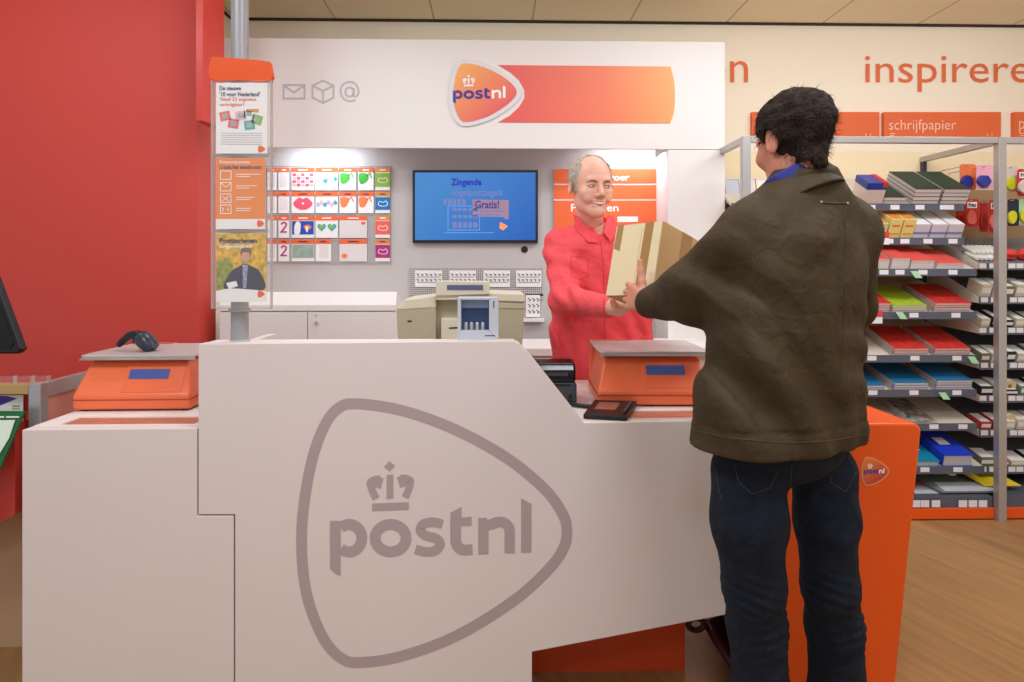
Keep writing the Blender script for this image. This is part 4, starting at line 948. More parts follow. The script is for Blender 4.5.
# eighth shelf: binders
BIND = mat('binder_blue', (30, 60, 190), .35); BINT = mat('binder_teal', (20, 130, 160), .35)
def binder(lab, px, w_, h_, m, row=7, D=3.64):
    t = thing('ring_binder', lab, 'binder', (0, 0, 0)); obj('cover', MB().box((-w_/2, 0, 0), (w_/2, .3, .002)).box((-w_/2, 0, h_-.002), (w_/2, .3, h_)).box((-w_/2, 0, 0), (-w_/2+.003, .3, h_)), m, t)
    obj('pages', MB().box((-w_/2+.006, .004, .003), (w_/2-.01, .29, h_-.004)), GREYL, t)
    obj('spine_label', MB().box((-.03, .12, h_), (.03, .2, h_+.0006)), PAPER, t)
    put(Proto(t), lab, M1[row], ys[row][2], px, D, .0005, 'binders on the eighth shelf')
binder('turquoise ring binder beside the orange end block', 928, .14, .03, BINT)
binder('bright blue ring binder lying on eighth shelf', 958, .17, .065, BIND)
# base shelf goods
zbs = Z(503, 3.565)
def simple(nm, lab, cat, poly, D, dep, m, grp=None, bev=.002, rise=0):
    return tag(obj(nm, MB().prism(P2(poly, D), (0, dep, rise)), m, bev=bev), lab, cat, grp)
for k, (x0, x1, m, lab) in enumerate(((905, 944, mat('folder_pink', (190, 110, 110), .5), 'dull pink folder lying on the base shelf'), (932, 992, mat('folder_grey', (120, 126, 120), .5), 'grey cardboard folder lying on the base shelf'))):
    a, b2 = X(x0, 3.68), X(x1, 3.68); t = thing('document_folder', lab, 'folder', ((a+b2)/2, 3.60, zbs+.0005), 'folders on the base shelf')
    z0 = zbs+.001+k*.022
    obj('sheet', MB().hexa([(a, 3.60, z0), (b2, 3.60, z0), (b2-.02, 4.05, z0+.02), (a-.05, 4.05, z0+.02), (a, 3.60, z0+.01), (b2, 3.60, z0+.01), (b2-.02, 4.05, z0+.06), (a-.05, 4.05, z0+.06)]), m, t, bev=.002)
    obj('flap', MB().hexa([(a+.02, 3.60, z0+.0105), (b2-.02, 3.60, z0+.0105), (b2-.06, 3.8, z0+.025), (a+.04, 3.8, z0+.025), (a+.02, 3.60, z0+.013), (b2-.02, 3.60, z0+.013), (b2-.06, 3.8, z0+.03), (a+.04, 3.8, z0+.03)]), GREYL, t)
yk = thing('blister_pack', 'yellow and black blister pack lying right of the grey folder', 'pack', (X(1000, 3.7), 3.7, zbs+.04))
a, b2 = X(985, 3.64), X(1021, 3.64); z0 = zbs+.075
obj('card', MB().hexa([(a, 3.64, z0-.03), (b2, 3.64, z0-.03), (b2-.1, 4.0, z0+.055), (a-.1, 4.0, z0+.055), (a, 3.64, z0-.026), (b2, 3.64, z0-.026), (b2-.1, 4.0, z0+.06), (a-.1, 4.0, z0+.06)]), mat('pack_yellow', (228, 200, 40), .4), yk)
obj('black_tool', MB().tube(catmull([(a+.0, 3.76, z0), (a-.02, 3.86, z0+.04), (a+.03, 3.94, z0+.05), (a+.07, 3.9, z0+.045)], 5, False), .012, 10), BLK, yk, smooth=True)
# left part behind the customer's head: magazines in a sloping rack
mg = ['pale grey folder leaning at far left of the top shelf', 'pale pink folder second from left on top shelf', 'cream folder beside the customer ear on top shelf']
for k, (x0, x1, m) in enumerate(((727, 741, GREYL), (741.5, 758, mat('pale_pink_card', (222, 204, 198), .5)), (759, 775, mat('pale_cream_card', (232, 222, 196), .5)))):
    a, b2 = X(x0, 3.9), X(x1, 3.9); z0 = zs1[0][0]+.012
    t = thing('paper_pack', mg[k], 'paper pack', ((a+b2)/2, 3.9, z0), 'paper packs leaning on the top shelf')
    obj('pack', MB().hexa([(a, 3.9, z0), (b2, 3.9, z0), (b2, 3.93, z0), (a, 3.93, z0), (a+.02, 4.0, z0+.15), (b2+.02, 4.0, z0+.15), (b2+.02, 4.03, z0+.15), (a+.02, 4.03, z0+.15)]), m, t, bev=.002)
    obj('edge_strip', MB().hexa([(a+.02, 3.998, z0+.151), (b2+.02, 3.998, z0+.151), (b2+.02, 4.032, z0+.151), (a+.02, 4.032, z0+.151), (a+.02, 3.998, z0+.156), (b2+.02, 3.998, z0+.156), (b2+.02, 4.032, z0+.156), (a+.02, 4.032, z0+.156)]), PAPER, t)
# ---------- right bay: hanging packs
REDP = mat('pack_red', (196, 44, 40), .4, var=.15, vscale=40); REDK = mat('pack_salmon', (222, 98, 84), .45); BLUP = mat('pack_blue', (50, 56, 150), .35); CLR = mat('blister_clear', (224, 206, 196), .2); YP = mat('pack_lime_yellow', (206, 204, 40), .4); DKP = mat('pack_dark', (32, 40, 54), .4)
def pack(lab, x0, y0, x1, y1, D, card, blob_m, word=None, wm=TXTB, depth=.02):
    t = thing('hanging_pack', lab, 'pack', tuple(W((x0+x1)/2, y1, D)), 'hanging packs on the pegs of the right bay')
    plate('card', [(x0, y0+1.5), (x0+2, y0), (x1-2, y0), (x1, y0+1.5), (x1, y1-1), (x1-1.5, y1), (x0+1.5, y1), (x0, y1-1)], D, card, t, .003)
    h = y1-y0
    obj('blister', MB().prism(P2(blob((x0+x1)/2, y0+h*.66, (x1-x0)*.38, h*.26, 12, .12, seed=int(x0)), D-depth), (0, depth, 0)), blob_m, t, bev=.004, seg=2, smooth='auto')
    if word:
        lb = plate('word_panel', rect(x0+2, y0+3, x1-2, y0+9), D-.001, TXTW, t, .0008); text('lettering', word, (x0+3, y0+4.2, x1-3, y0+8), D-.0018, wm, lb, .04)
    c = W((x0+x1)/2, y0+1.2, D-.02); obj('peg', MB().tube([c, Vector((c.x, DBK, c.z))], .0025, 8), SIL, t, smooth=True)
pack('orange and blue pack high beside the dark green books', 960, 164, 976, 190, 3.98, ORP, BLUP)
pack('pack with royal blue square blister in the upper row', 976.5, 165, 994, 189, 3.9, PINKL, BLUP)
pack('red glue pack with word panel directly left of the post', 995, 168, 1003.5, 190, 3.9, REDP, CLR, 'Pr')
pack('clear pack with yellow print directly right of the post, upper row', 1005, 166, 1019, 192, 3.9, CLR, YP)
pack('red pack cut by the right picture edge, upper row', 1017.5, 169, 1034, 196, 3.86, REDP, CLR, 'Pritt')
pack('dark red pack low left in the second row', 956, 204, 966, 228, 4.02, REDP, REDP)
pack('red glue pack with white blister in the second row', 965.5, 199, 979, 227, 3.9, REDP, REDK, 'Pritt')
pack('deep red pack between two worded packs in second row', 980, 201, 988, 232, 3.96, REDP, REDP)
pack('red glue pack with word panel left of the post, second row', 989, 200, 1002.5, 233, 3.86, REDP, REDK, 'Pritt')
pack('black and yellow pack right of the post in second row', 1008, 199, 1019, 226, 3.80, DKP, YP)
pack('pale green and yellow pack cut by picture edge, second row', 1019, 199, 1033, 225, 3.80, mat('pack_mint', (176, 216, 170), .4), YP)
# right bay, row 0: white glue tubes in a tray + red bows
tube = thing('glue_bottle', 'x', 'bottle', (0, 0, 0))
obj('barrel', MB().lathe((0, 0, 0), [(.011, 0), (.012, .006), (.012, .085)], 14, axis='y'), mat('tube_white', (226, 222, 212), .35), tube, smooth='auto')
obj('cap', MB().lathe((0, -.022, 0), [(.008, 0), (.0115, .003), (.0115, .021)], 14, axis='y'), mat('tube_cap', (236, 234, 226), .3), tube, smooth='auto')
tp = Proto(tube); names = ['leftmost', 'second from left', 'third from left', 'fourth from left', 'fifth from left', 'sixth from left', 'seventh from left', 'rightmost']
def putr(p, lab, row, x, back, v, grp, rz=0):
    q = M2[row] @ Vector((x, back, v)); return p.put(lab, q, (ys2[row][2], 0, rz), grp)
for lay in range(2):
    for k in range(7):
        lab = f'white glue bottle, {names[k]} in the {"upper" if lay else "lower"} layer'
        putr(tp, lab, 0, XB+.035+k*.0255+lay*.012, .06+lay*.05, .0135+lay*.022, 'white glue bottles by the post')
bow = thing('red_pouch', 'x', 'pouch', (0, 0, 0))
obj('body', MB().lathe((0, .05, .0), [(.02, 0), (.036, .012), (.038, .035), (.024, .055), (.008, .06)], 12), TAGR, bow, smooth='auto'); obj('flap', MB().box((-.03, .01, .03), (.03, .05, .042)), REDP, bow, bev=.005)
bp_ = Proto(bow)
for k, l in enumerate(('red pouch nearest the post on the uppermost right shelf', 'red pouch in the middle of the uppermost right shelf', 'red pouch cut by the right edge on uppermost right shelf')): putr(bp_, l, 0, XB+.23+k*.085, .02, .001, 'red pouches on the right bay')
# assorted small cartons per row
SM = [mat('small_olive', (120, 120, 92), .5), mat('small_cream', (214, 206, 176), .5), mat('small_dark', (40, 42, 46), .5), mat('small_red', (186, 70, 56), .5), mat('small_green', (120, 150, 110), .5)]
def smallbox(lab, row, x, w_, d_, h_, m, grp, back=.01):
    t = thing('small_carton', lab, 'box', (0, 0, 0)); obj('carton', MB().box((-w_/2, 0, 0), (w_/2, d_, h_)), m, t, bev=.002)
    obj('lid_print', MB().box((-w_/2+.004, -.0006, h_*.3), (w_/2-.004, 0, h_*.75)).box((-w_/2+.005, .01, h_), (w_/2-.005, d_-.01, h_+.0006)), PAPER, t)
    putr(Proto(t), lab, row, x, back, .0005, grp)
rown = ['uppermost', 'second', 'third', 'fourth', 'fifth', 'sixth', 'lowest']
cfg = {1: [(1, .055, .07), (1, .055, .07), (0, .05, .06), (1, .06, .07), (4, .055, .06), (1, .05, .06)], 2: [(1, .05, .05), (2, .04, .06), (2, .07, .04), (1, .05, .05), (2, .07, .05), (0, .05, .05)], 3: [(0, .05, .05), (1, .07, .05), (2, .05, .06), (1, .06, .05), (0, .07, .06)],
       4: [(2, .07, .05), (1, .05, .06), (2, .07, .03), (4, .06, .05), (2, .06, .06)], 5: [(3, .06, .045), (3, .06, .05), (1, .05, .05), (1, .07, .06), (1, .06, .06)], 6: [(0, .08, .05), (3, .07, .03), (1, .09, .03), (2, .08, .04)]}
pos = ['next to the post', 'second from the post', 'third from the post', 'fourth from the post', 'fifth from the post', 'farthest right']
cn = ['olive', 'cream', 'black', 'brick red', 'green']
for row, L in cfg.items():
    x = XB+.03
    for k, (ci, w_, h_) in enumerate(L):
        smallbox(f'small {cn[ci]} carton {pos[k]}, {rown[row]} shelf of right bay', row, x+w_/2, w_, .12, h_, SM[ci], 'small cartons on the right bay'); x += w_+.012
# round rolls on the fifth shelf
rl = thing('tape_roll', 'x', 'roll', (0, 0, 0)); obj('roll', MB().lathe((0, 0, 0), [(.012, 0), (.036, 0), (.038, .008), (.038, .028), (.036, .036), (.012, .036)], 24, axis='y'), mat('roll_cream', (216, 200, 160), .5), rl, smooth='auto'); obj('core', MB().lathe((0, -.001, 0), [(.011, 0), (.012, .002)], 16, axis='y'), mat('roll_core', (150, 110, 60), .6), rl)
rp = Proto(rl)
for k, (row, x, l) in enumerate(((5, XB+.085, 'cream tape roll right of the post, sixth shelf'), (4, XB+.085, 'cream tape roll right of the post, fifth shelf'), (2, XB+.04, 'cream tape roll left of the post, third shelf of right bay'))): putr(rp, l, row, x, -.0+.001 if False else .004, .04+(.07 if row != 2 else .055), 'cream tape rolls') if False else rp.put(l, M2[row] @ Vector((x+.12 if row != 2 else XB+.36, .03, .045)), (ys2[row][2], 0, 0), 'cream tape rolls')
# ================================================================== FIGURES : implicit surfaces polygonised to one continuous skin
def smin(a, b, k):
    h = np.clip(.5+.5*(b-a)/k, 0, 1); return b*(1-h)+a*h-k*h*(1-h)
def smax(a, b, k): return -smin(-a, -b, k)
V = lambda *a: np.array(a, dtype=np.float64)
def cap_(P, a, b, ra, rb):
    a = np.asarray(a, float); b = np.asarray(b, float); d = b-a; L = d@d
    t = np.clip(((P[0]-a[0])*d[0]+(P[1]-a[1])*d[1]+(P[2]-a[2])*d[2])/L, 0, 1)
    return np.sqrt((P[0]-a[0]-t*d[0])**2+(P[1]-a[1]-t*d[1])**2+(P[2]-a[2]-t*d[2])**2)-(ra+(rb-ra)*t)
def ell(P, c, r, R=None):
    q = [P[i]-c[i] for i in range(3)]
    if R is not None: q = [q[0]*R[0][i]+q[1]*R[1][i]+q[2]*R[2][i] for i in range(3)]
    k = np.sqrt((q[0]/r[0])**2+(q[1]/r[1])**2+(q[2]/r[2])**2); return (k-1)*min(r)
def loft_(P, rows, yaw, ex=2.0):
    """rows: (z, cx, cy, rx, ry) sorted by z; superellipse section turned by yaw"""
    r = np.array(rows, float); z = np.clip(P[2], r[0, 0], r[-1, 0])
    cx, cy_, rx, ry = [np.interp(z, r[:, 0], r[:, i]) for i in range(1, 5)]
    c, s = math.cos(yaw), math.sin(yaw); dx = P[0]-cx; dy = P[1]-cy_
    u_ = dx*c+dy*s; v_ = -dx*s+dy*c
    k = (np.abs(u_/rx)**ex+np.abs(v_/ry)**ex)**(1/ex); f = (k-1)*np.minimum(rx, ry)
    return np.maximum(f, np.maximum(r[0, 0]-P[2], P[2]-r[-1, 0]))
def nets(f, lo, hi, h):
    ax = [np.arange(lo[i], hi[i]+h, h) for i in range(3)]
    P = np.meshgrid(*ax, indexing='ij'); F = f(P).astype(np.float32); n = F.shape; ins = F < 0
    cn = tuple(k-1 for k in n); acc = np.zeros(cn+(3,)); cnt = np.zeros(cn); quads = []
    for a in range(3):
        s0 = [slice(None)]*3; s1 = [slice(None)]*3; s0[a] = slice(0, -1); s1[a] = slice(1, None)
        x = ins[tuple(s0)] != ins[tuple(s1)]; I = np.argwhere(x); 
        b, c = [k for k in range(3) if k != a]
        I = I[(I[:, b] > 0) & (I[:, c] > 0) & (I[:, b] < n[b]-1) & (I[:, c] < n[c]-1)]
        J = I.copy(); J[:, a] += 1; f0 = F[tuple(I.T)]; f1 = F[tuple(J.T)]; t = f0/(f0-f1)
        pos = I.astype(float); pos[:, a] += t
        cells = []
        for db, dc in ((0, 0), (-1, 0), (-1, -1), (0, -1)):
            K = I.copy(); K[:, b] += db; K[:, c] += dc; cells.append(K)
            np.add.at(acc, tuple(K.T), pos); np.add.at(cnt, tuple(K.T), 1)
        ids = np.stack([np.ravel_multi_index(tuple(K.T), cn) for K in cells], 1)
        flip = (f0 < 0) ^ (a == 1); ids[~flip] = ids[~flip][:, ::-1]; quads.append(ids)
    q = np.concatenate(quads); used = np.unique(q); mp_ = np.full(int(np.prod(cn)), -1); mp_[used] = np.arange(len(used))
    v = acc.reshape(-1, 3)[used]/cnt.reshape(-1)[used][:, None]; v = v*h+np.array(lo)
    return v, mp_[q]
def smooth_verts(v, q, it=2, lam=.5):
    for _ in range(it):
        s = np.zeros_like(v); c = np.zeros(len(v))
        for a, b in ((0, 1), (1, 2), (2, 3), (3, 0)):
            np.add.at(s, q[:, a], v[q[:, b]]); np.add.at(s, q[:, b], v[q[:, a]]); np.add.at(c, q[:, a], 1); np.add.at(c, q[:, b], 1)
        v = v*(1-lam)+lam*s/c[:, None]
    return v
def field_mesh(name, parts_, m, parent, it=1):
    """parts_: list of (field, lo, hi, voxel) joined into one mesh"""
    vs = []; fs = []; n = 0
    for f, lo, hi, h in parts_:
        v, q = nets(f, lo, hi, h); v = smooth_verts(v, q, it) if it else v
        vs.append(v); fs.append(q+n); n += len(v)
    v = np.concatenate(vs); q = np.concatenate(fs); off = wl(parent)
    me = bpy.data.meshes.new(name); me.from_pydata((v-np.array(off)).tolist(), [], q.tolist()); me.materials.append(m); me.shade_smooth(); me.update()
    o = bpy.data.objects.new(name, me); COL.objects.link(o); o.parent = parent; WL[o.name] = off
    return o
def wn(P, sc, seed=0):
    """cheap smooth pseudo noise"""
    r = np.random.RandomState(seed); o = 0
    for k in range(5):
        d = r.normal(size=3); d /= np.linalg.norm(d); ph = r.uniform(0, 6.28); fq = sc*(.7+.35*k)
        d2 = r.normal(size=3); w_ = np.sin((P[0]*d2[0]+P[1]*d2[1]+P[2]*d2[2])*fq*.6+ph*2)
        o = o+np.sin((P[0]*d[0]+P[1]*d[1]+P[2]*d[2])*fq+ph+1.3*w_)/(1+.5*k)
    return o/2.2
def folds(P, c, d, fq, rad, amp, ph=0, wob=0.8):
    """soft creases with direction d, fading with distance from c"""
    c = np.asarray(c, float); d = np.asarray(d, float); d = d/np.linalg.norm(d)
    r2 = (P[0]-c[0])**2+(P[1]-c[1])**2+(P[2]-c[2])**2
    s = P[0]*d[0]+P[1]*d[1]+P[2]*d[2]; w_ = wn(P, 14, 3)*wob
    t = np.sin(s*fq+ph+w_); return amp*(np.abs(t)**.7*np.sign(t))*np.exp(-r2/(rad*rad))
def rotm(yaw, pitch=0, roll=0):
    """columns: right, forward, up of a head/hand frame; yaw 0 = facing +y"""
    return np.array(Euler((pitch, roll, yaw), 'XYZ').to_matrix())
def local(P, o, R, s=1.0):
    q = [P[i]-o[i] for i in range(3)]
    return [(q[0]*R[0, i]+q[1]*R[1, i]+q[2]*R[2, i])/s for i in range(3)]
def head_field(L, smile=0.0, ear=1.0):
    f = ell(L, (0, -.012, .040), (.075, .097, .084))
    f = smin(f, ell(L, (0, .028, -.012), (.064, .066, .092)), .03)
    for s in (-1, 1):
        f = smin(f, cap_(L, (s*.043, .0, -.060), (s*.012, .076, -.090), .022, .020), .025)
        f = smin(f, ell(L, (s*.040, .066, -.022), (.024, .020, .020)), .02)
        if smile: f = smin(f, ell(L, (s*.037, .076, -.044), (.018, .016, .015)), .012)
    f = smin(f, ell(L, (0, .083, -.094), (.020, .018, .017)), .02)
    f = smin(f, cap_(L, (-.034, .083, .027), (.034, .083, .027), .010, .010), .014)
    for s in (-1, 1): f = smax(f, -ell(L, (s*.032, .103, .006), (.018, .016, .011)), .012)
    f = smin(f, cap_(L, (0, .090, .016), (0, .112, -.024), .007, .0115), .008)
    for s in (-1, 1):
        f = smin(f, ell(L, (s*.0125, .104, -.030), (.0085, .010, .0075)), .006)
        f = smin(f, ell(L, (s*.031, .083, .006), (.0135, .011, .0100)), .004)       # closed-in eyeball and lid
        f = smax(f, -cap_(L, (s*.020, .114, -.030), (s*.040+s*.004*smile, .098, -.062), .0022, .0022), .006)  # smile fold
    # lips
    w_ = .024+.006*smile; up = .006*smile
    f = smin(f, cap_(L, (-w_*.6, .094, -.052), (w_*.6, .094, -.052), .0065, .0065), .008)
    f = smin(f, cap_(L, (-w_*.6, .092, -.069), (w_*.6, .092, -.069), .007, .007), .008)
    for s in (-1, 1): f = smax(f, -cap_(L, (0, .106, -.0605), (s*w_, .092, -.0595+up), .0038 if smile else .0016, .0018), .004)
    for s in (-1, 1):
        R = rotm(s*-.35, 0, 0)
        e = ell(L, (s*.081, -.012, .0), (.009, .019, .032), R); e = smax(e, -ell(L, (s*.089, -.006, .004), (.006, .011, .019), R), .006)
        f = smin(f, e, .006)
    return f
def hand_chain(o, R, palm, fingers, thumb, sc=1.0):
    """o wrist, R columns (toward little-to-index side, fingers forward, back of hand); returns capsule list"""
    T = lambda p: np.asarray(o)+R@(np.asarray(p)*sc)
    caps = []
    for x, y in ((-.030, .088), (-.010, .094), (.011, .094), (.031, .087)):
        caps.append((T((x*.55, .004, 0)), T((x, y-.006, 0)), .0150*sc, .0120*sc, .012))
    for (x, y, l, r), (c1_, c2_, c3_, sp) in zip(((-.031, .088, .068, .0078), (-.0105, .095, .083, .0088), (.0115, .095, .090, .0092), (.0325, .088, .080, .0090)), fingers):
        p = np.array((x, y, 0.)); a = 0; seg = (l*.45, l*.31, l*.24); rr = r
        for k, (cv, sl) in enumerate(zip((c1_, c2_, c3_), seg)):
            a += cv; d = np.array((math.sin(sp)*math.cos(a), math.cos(sp)*math.cos(a), -math.sin(a))); q = p+d*sl
            caps.append((T(p), T(q), rr*sc, (rr-.0008)*sc, .003 if k else .006)); p = q; rr -= .0009
    p = np.array((.020, .022, -.004)); rr = .0135
    for d, sl in thumb:
        d = np.asarray(d, float); d = d/np.linalg.norm(d); q = p+d*sl; caps.append((T(p), T(q), rr*sc, (rr-.0018)*sc, .006)); p = q; rr -= .0017
    return caps
def caps_field(P, caps, k0=None):
    f = None
    for a, b, ra, rb, k in caps:
        c = cap_(P, a, b, ra, rb); f = c if f is None else smin(f, c, k)
    return f
def bounds(caps, pad=.02):
    A = np.array([c[0] for c in caps]+[c[1] for c in caps]); r = max(max(c[2], c[3]) for c in caps)+pad
    return A.min(0)-r, A.max(0)+r
def on_surface(o, px, py, lift=.001):
    """point on mesh o under a pixel of the camera's view"""
    me = o.data
    if o.name not in BV: BV[o.name] = BVHTree.FromPolygons([tuple(v.co+wl(o)) for v in me.vertices], [tuple(p.vertices) for p in me.polygons])
    r = Vector(ray(px, py)).normalized(); h = BV[o.name].ray_cast(Vector((0, 0, CAMH)), r)
    return None if h[0] is None else h[0]+h[1]*lift*(1 if h[1].dot(r) < 0 else -1)
BV = {}
def seam(name, o, pts, rad, m, parent, lift=.0006, step=3, dash=0):
    P = []; pts = [np.array(p, float) for p in pts]; 
    for a, b in zip(pts[:-1], pts[1:]):
        n = max(2, int(np.linalg.norm(b-a)/step))
        for i in range(n): P.append(on_surface(o, *(a+(b-a)*i/n), lift))
    P.append(on_surface(o, *pts[-1], lift)); P = [p for p in P if p is not None]
    if len(P) < 2: return None
    mb = MB().tube(P, rad, 6)
    return obj(name, mb, m, parent, smooth=True)
def A3(v): return np.array((v.x, v.y, v.z))
def fabric(name, col, scale=900, bump=.25, var=.12, vs=18, rough=.85, wr=0):
    m = mat(name, col, rough, var=var, vscale=vs, spec=.2); nt = m.node_tree; b = nt.nodes['Principled BSDF']
    tc = nt.nodes.new('ShaderNodeTexCoord'); n1 = nt.nodes.new('ShaderNodeTexNoise'); n1.inputs['Scale'].default_value = scale; nt.links.new(tc.outputs['Object'], n1.inputs[0])
    n2 = nt.nodes.new('ShaderNodeTexNoise'); n2.inputs['Scale'].default_value = 26; n2.inputs['Detail'].default_value = 6; n2.inputs['Distortion'].default_value = .8; nt.links.new(tc.outputs['Object'], n2.inputs[0])
    b1 = nt.nodes.new('ShaderNodeBump'); b1.inputs['Strength'].default_value = bump; b1.inputs['Distance'].default_value = .002; nt.links.new(n1.outputs[0], b1.inputs['Height'])
    b2 = nt.nodes.new('ShaderNodeBump'); b2.inputs['Strength'].default_value = .55+wr; b2.inputs['Distance'].default_value = .010; nt.links.new(n2.outputs[0], b2.inputs['Height']); nt.links.new(b1.outputs[0], b2.inputs['Normal'])
    nt.links.new(b2.outputs[0], b.inputs['Normal']); b.inputs['Sheen Weight'].default_value = .0; return m
JACK = fabric('waxed_olive_cotton', (66, 53, 35), var=.16, rough=.62); JEAN = fabric('dark_denim', (27, 34, 46), 1400, .3, .25, 30, .8, .3); SHIRT = fabric('coral_red_linen', (244, 90, 96), var=.07, rough=.7, wr=.2)
NAVY = fabric('navy_shirt_cotton', (58, 62, 128)); HAIRD = mat('dark_brown_hair', (46, 34, 27), .75, var=.4, vscale=60, bump=.8, bscale=160, spec=.2); HAIRG = mat('grey_fair_hair', (196, 184, 166), .6, var=.3, vscale=80, bump=.7, bscale=200)
SHOE = mat('black_shoe_leather', (24, 22, 22), .35); STITCH = mat('denim_stitch', (74, 74, 72), .7); JSEAM = mat('jacket_seam', (76, 62, 46), .8)

# ------------------------------------------------------------------ the parcel
C0 = A3(W(663.3, 220.5, 1.97))
e3 = V(.766, .643, -.30); e3 /= np.linalg.norm(e3); e1 = V(-.643, .766, -.05); e1 -= e3*(e1@e3); e1 /= np.linalg.norm(e1); dn = -np.cross(e3, e1); dn /= np.linalg.norm(dn)
if dn[2] > 0: dn = -dn
BX = thing('parcel', 'taped brown cardboard parcel held between the two men', 'parcel', tuple(C0+dn*.2+e1*.09+e3*.1))
LX, LZ, LD = .172, .225, .30
def bxp(a, b, c): return Vector(C0+e1*a+dn*b+e3*c)     # a along pale face, b down, c along the brown face
bodyb = MB().hexa([bxp(0, LZ, 0), bxp(LX, LZ, 0), bxp(LX, LZ, LD), bxp(0, LZ, LD), bxp(0, 0, 0), bxp(LX, 0, 0), bxp(LX, 0, LD), bxp(0, 0, LD)])
obj('carton', bodyb, KRAFT, BX, bev=.002)
t_ = .0012
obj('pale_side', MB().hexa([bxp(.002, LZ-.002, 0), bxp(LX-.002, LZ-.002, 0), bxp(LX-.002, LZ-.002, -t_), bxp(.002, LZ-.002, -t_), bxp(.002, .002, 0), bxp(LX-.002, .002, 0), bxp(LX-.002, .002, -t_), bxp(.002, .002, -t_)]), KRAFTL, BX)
def tape(pts): return obj('tape_strip', MB().hexa(pts), TAPE, BX)
zz2 = -t_-.0006
tape([bxp(.035, LZ, zz2), bxp(.066, LZ, zz2), bxp(.066, LZ, -t_), bxp(.035, LZ, -t_), bxp(.030, .001, zz2), bxp(.061, .001, zz2), bxp(.061, .001, -t_), bxp(.030, .001, -t_)])
tape([bxp(LX-.028, .085, zz2), bxp(LX-.004, .075, zz2), bxp(LX-.004, .075, -t_), bxp(LX-.028, .085, -t_), bxp(LX-.03, -.0006, zz2), bxp(LX-.006, -.0006, zz2), bxp(LX-.006, -.0006, -t_), bxp(LX-.03, -.0006, -t_)])
tape([bxp(-.0007, .085, .10), bxp(-.0007, .10, .155), bxp(0, .10, .155), bxp(0, .085, .10), bxp(-.0007, .001, .10), bxp(-.0007, .001, .155), bxp(0, .001, .155), bxp(0, .001, .10)])
obj('crease', MB().hexa([bxp(.07, LZ-.02, zz2), bxp(.071, LZ-.02, zz2), bxp(.071, LZ-.02, -t_), bxp(.07, LZ-.02, -t_), bxp(.07, .02, zz2), bxp(.071, .02, zz2), bxp(.071, .02, -t_), bxp(.07, .02, -t_)]), KRAFT, BX)

# ================================================================== THE CUSTOMER (seen from behind)
cu = thing('person', 'person in olive brown jacket and dark jeans seen from behind, holding the parcel', 'person', (W(790, 300, 1.62).x, 1.62, 0))
DCu = 1.60; YB = math.radians(30)
def row(y, x0, x1, D, ry, fac=.955):
    a = A3(W((x0+x1)/2, y, D)); hw = (x1-x0)/2*D/FPX
    c, s = math.cos(YB), math.sin(YB); rx = math.sqrt(max(.0001, hw*hw-(ry*s)**2))/c*fac**0
    return (a[2], a[0], a[1], rx, ry)
rowsJ = [row(442, 684, 870, DCu, .155), row(428, 686, 872, DCu, .155), row(400, 692, 868, DCu, .15), row(360, 700, 866, DCu, .145), row(320, 708, 868, DCu, .14), row(280, 712, 870, DCu, .14), row(240, 716, 868, DCu, .13), row(215, 728, 862, DCu, .105), row(196, 752, 846, DCu, .085), row(182, 770, 834, DCu-.01, .066), row(172, 777, 832, DCu-.02, .058)]
rowsJ = rowsJ[::1]; rowsJ.sort()
sL = A3(W(752, 239, 1.56)); eL = A3(W(697, 292, 1.68)); wL = A3(W(650, 303, 1.86))
sR = A3(W(842, 234, 1.68)); eR = A3(W(846, 305, 1.86)); wR = A3(W(790, 300, 2.06)); 
wRb = A3(W(745, 296, 2.16))
def jacket(P):
    f = loft_(P, rowsJ, YB, 2.3)
    sl = cap_(P, sL, eL, .080, .084); sl = smin(sl, cap_(P, eL, wL, .080, .044), .03)
    sr = cap_(P, sR, eR, .086, .072); sr = smin(sr, cap_(P, eR, wR, .070, .056), .03)
    nk = A3(W(806, 185, 1.60))
    f = smin(f, cap_(P, nk, sL+V(.02, 0, .01), .052, .066), .05); f = smin(f, cap_(P, nk, sR, .056, .078), .05)
    f = smin(f, smin(sl, sr, .02), .045)
    # creases
    f = f+folds(P, eL+V(.03, -.06, .03), V(.75, .1, .6), 75, .10, .0060, 0, 1.6)+folds(P, wL+(eL-wL)*.4+V(0, -.03, .02), V(.8, -.4, .7), 95, .07, .0045, 1, 1.8)
    f = f+folds(P, A3(W(735, 300, 1.55)), (.6, 0, .8), 60, .13, .0100, .5)+folds(P, A3(W(735, 360, 1.45)), (.75, 0, .6), 52, .16, .0105, 1.2)
    f = f+folds(P, A3(W(780, 390, 1.45)), (.85, .1, .45), 44, .20, .0085, 2.0)+folds(P, A3(W(862, 350, 1.55)), (.3, .1, .95), 70, .12, .0050, .3)
    f = f+folds(P, A3(W(830, 240, 1.5)), (.7, 0, -.7), 42, .16, .0055, .9)+folds(P, A3(W(850, 430, 1.52)), (1, .2, .1), 85, .10, .0045, .3)
    f = f+.0022*wn(P, 16, 5)+.0010*wn(P, 45, 9)
    zh = rowsJ[0][0]; band = np.abs(P[2]-(zh+.062)); f = f+.003*np.exp(-(band/.004)**2)
    u_ = (wL-eL)/np.linalg.norm(wL-eL); q = (P[0]-wL[0])*u_[0]+(P[1]-wL[1])*u_[1]+(P[2]-wL[2])*u_[2]; near = (P[0]-wL[0])**2+(P[1]-wL[1])**2+(P[2]-wL[2])**2 < .015
    f = np.where(near, smax(f+.0025*np.exp(-((q+.02)/.004)**2), q-.022, .006), f)
    # open hem and neck
    return smax(f, (zh+.004)-P[2], .004)
jk = field_mesh('jacket', [(jacket, (X(612, 1.86)-.02, 1.28, rowsJ[0][0]-.03), (X(905, 1.7)+.06, 2.16, W(800, 168, 1.6).z+.03), .0052)], JACK, cu, 1)
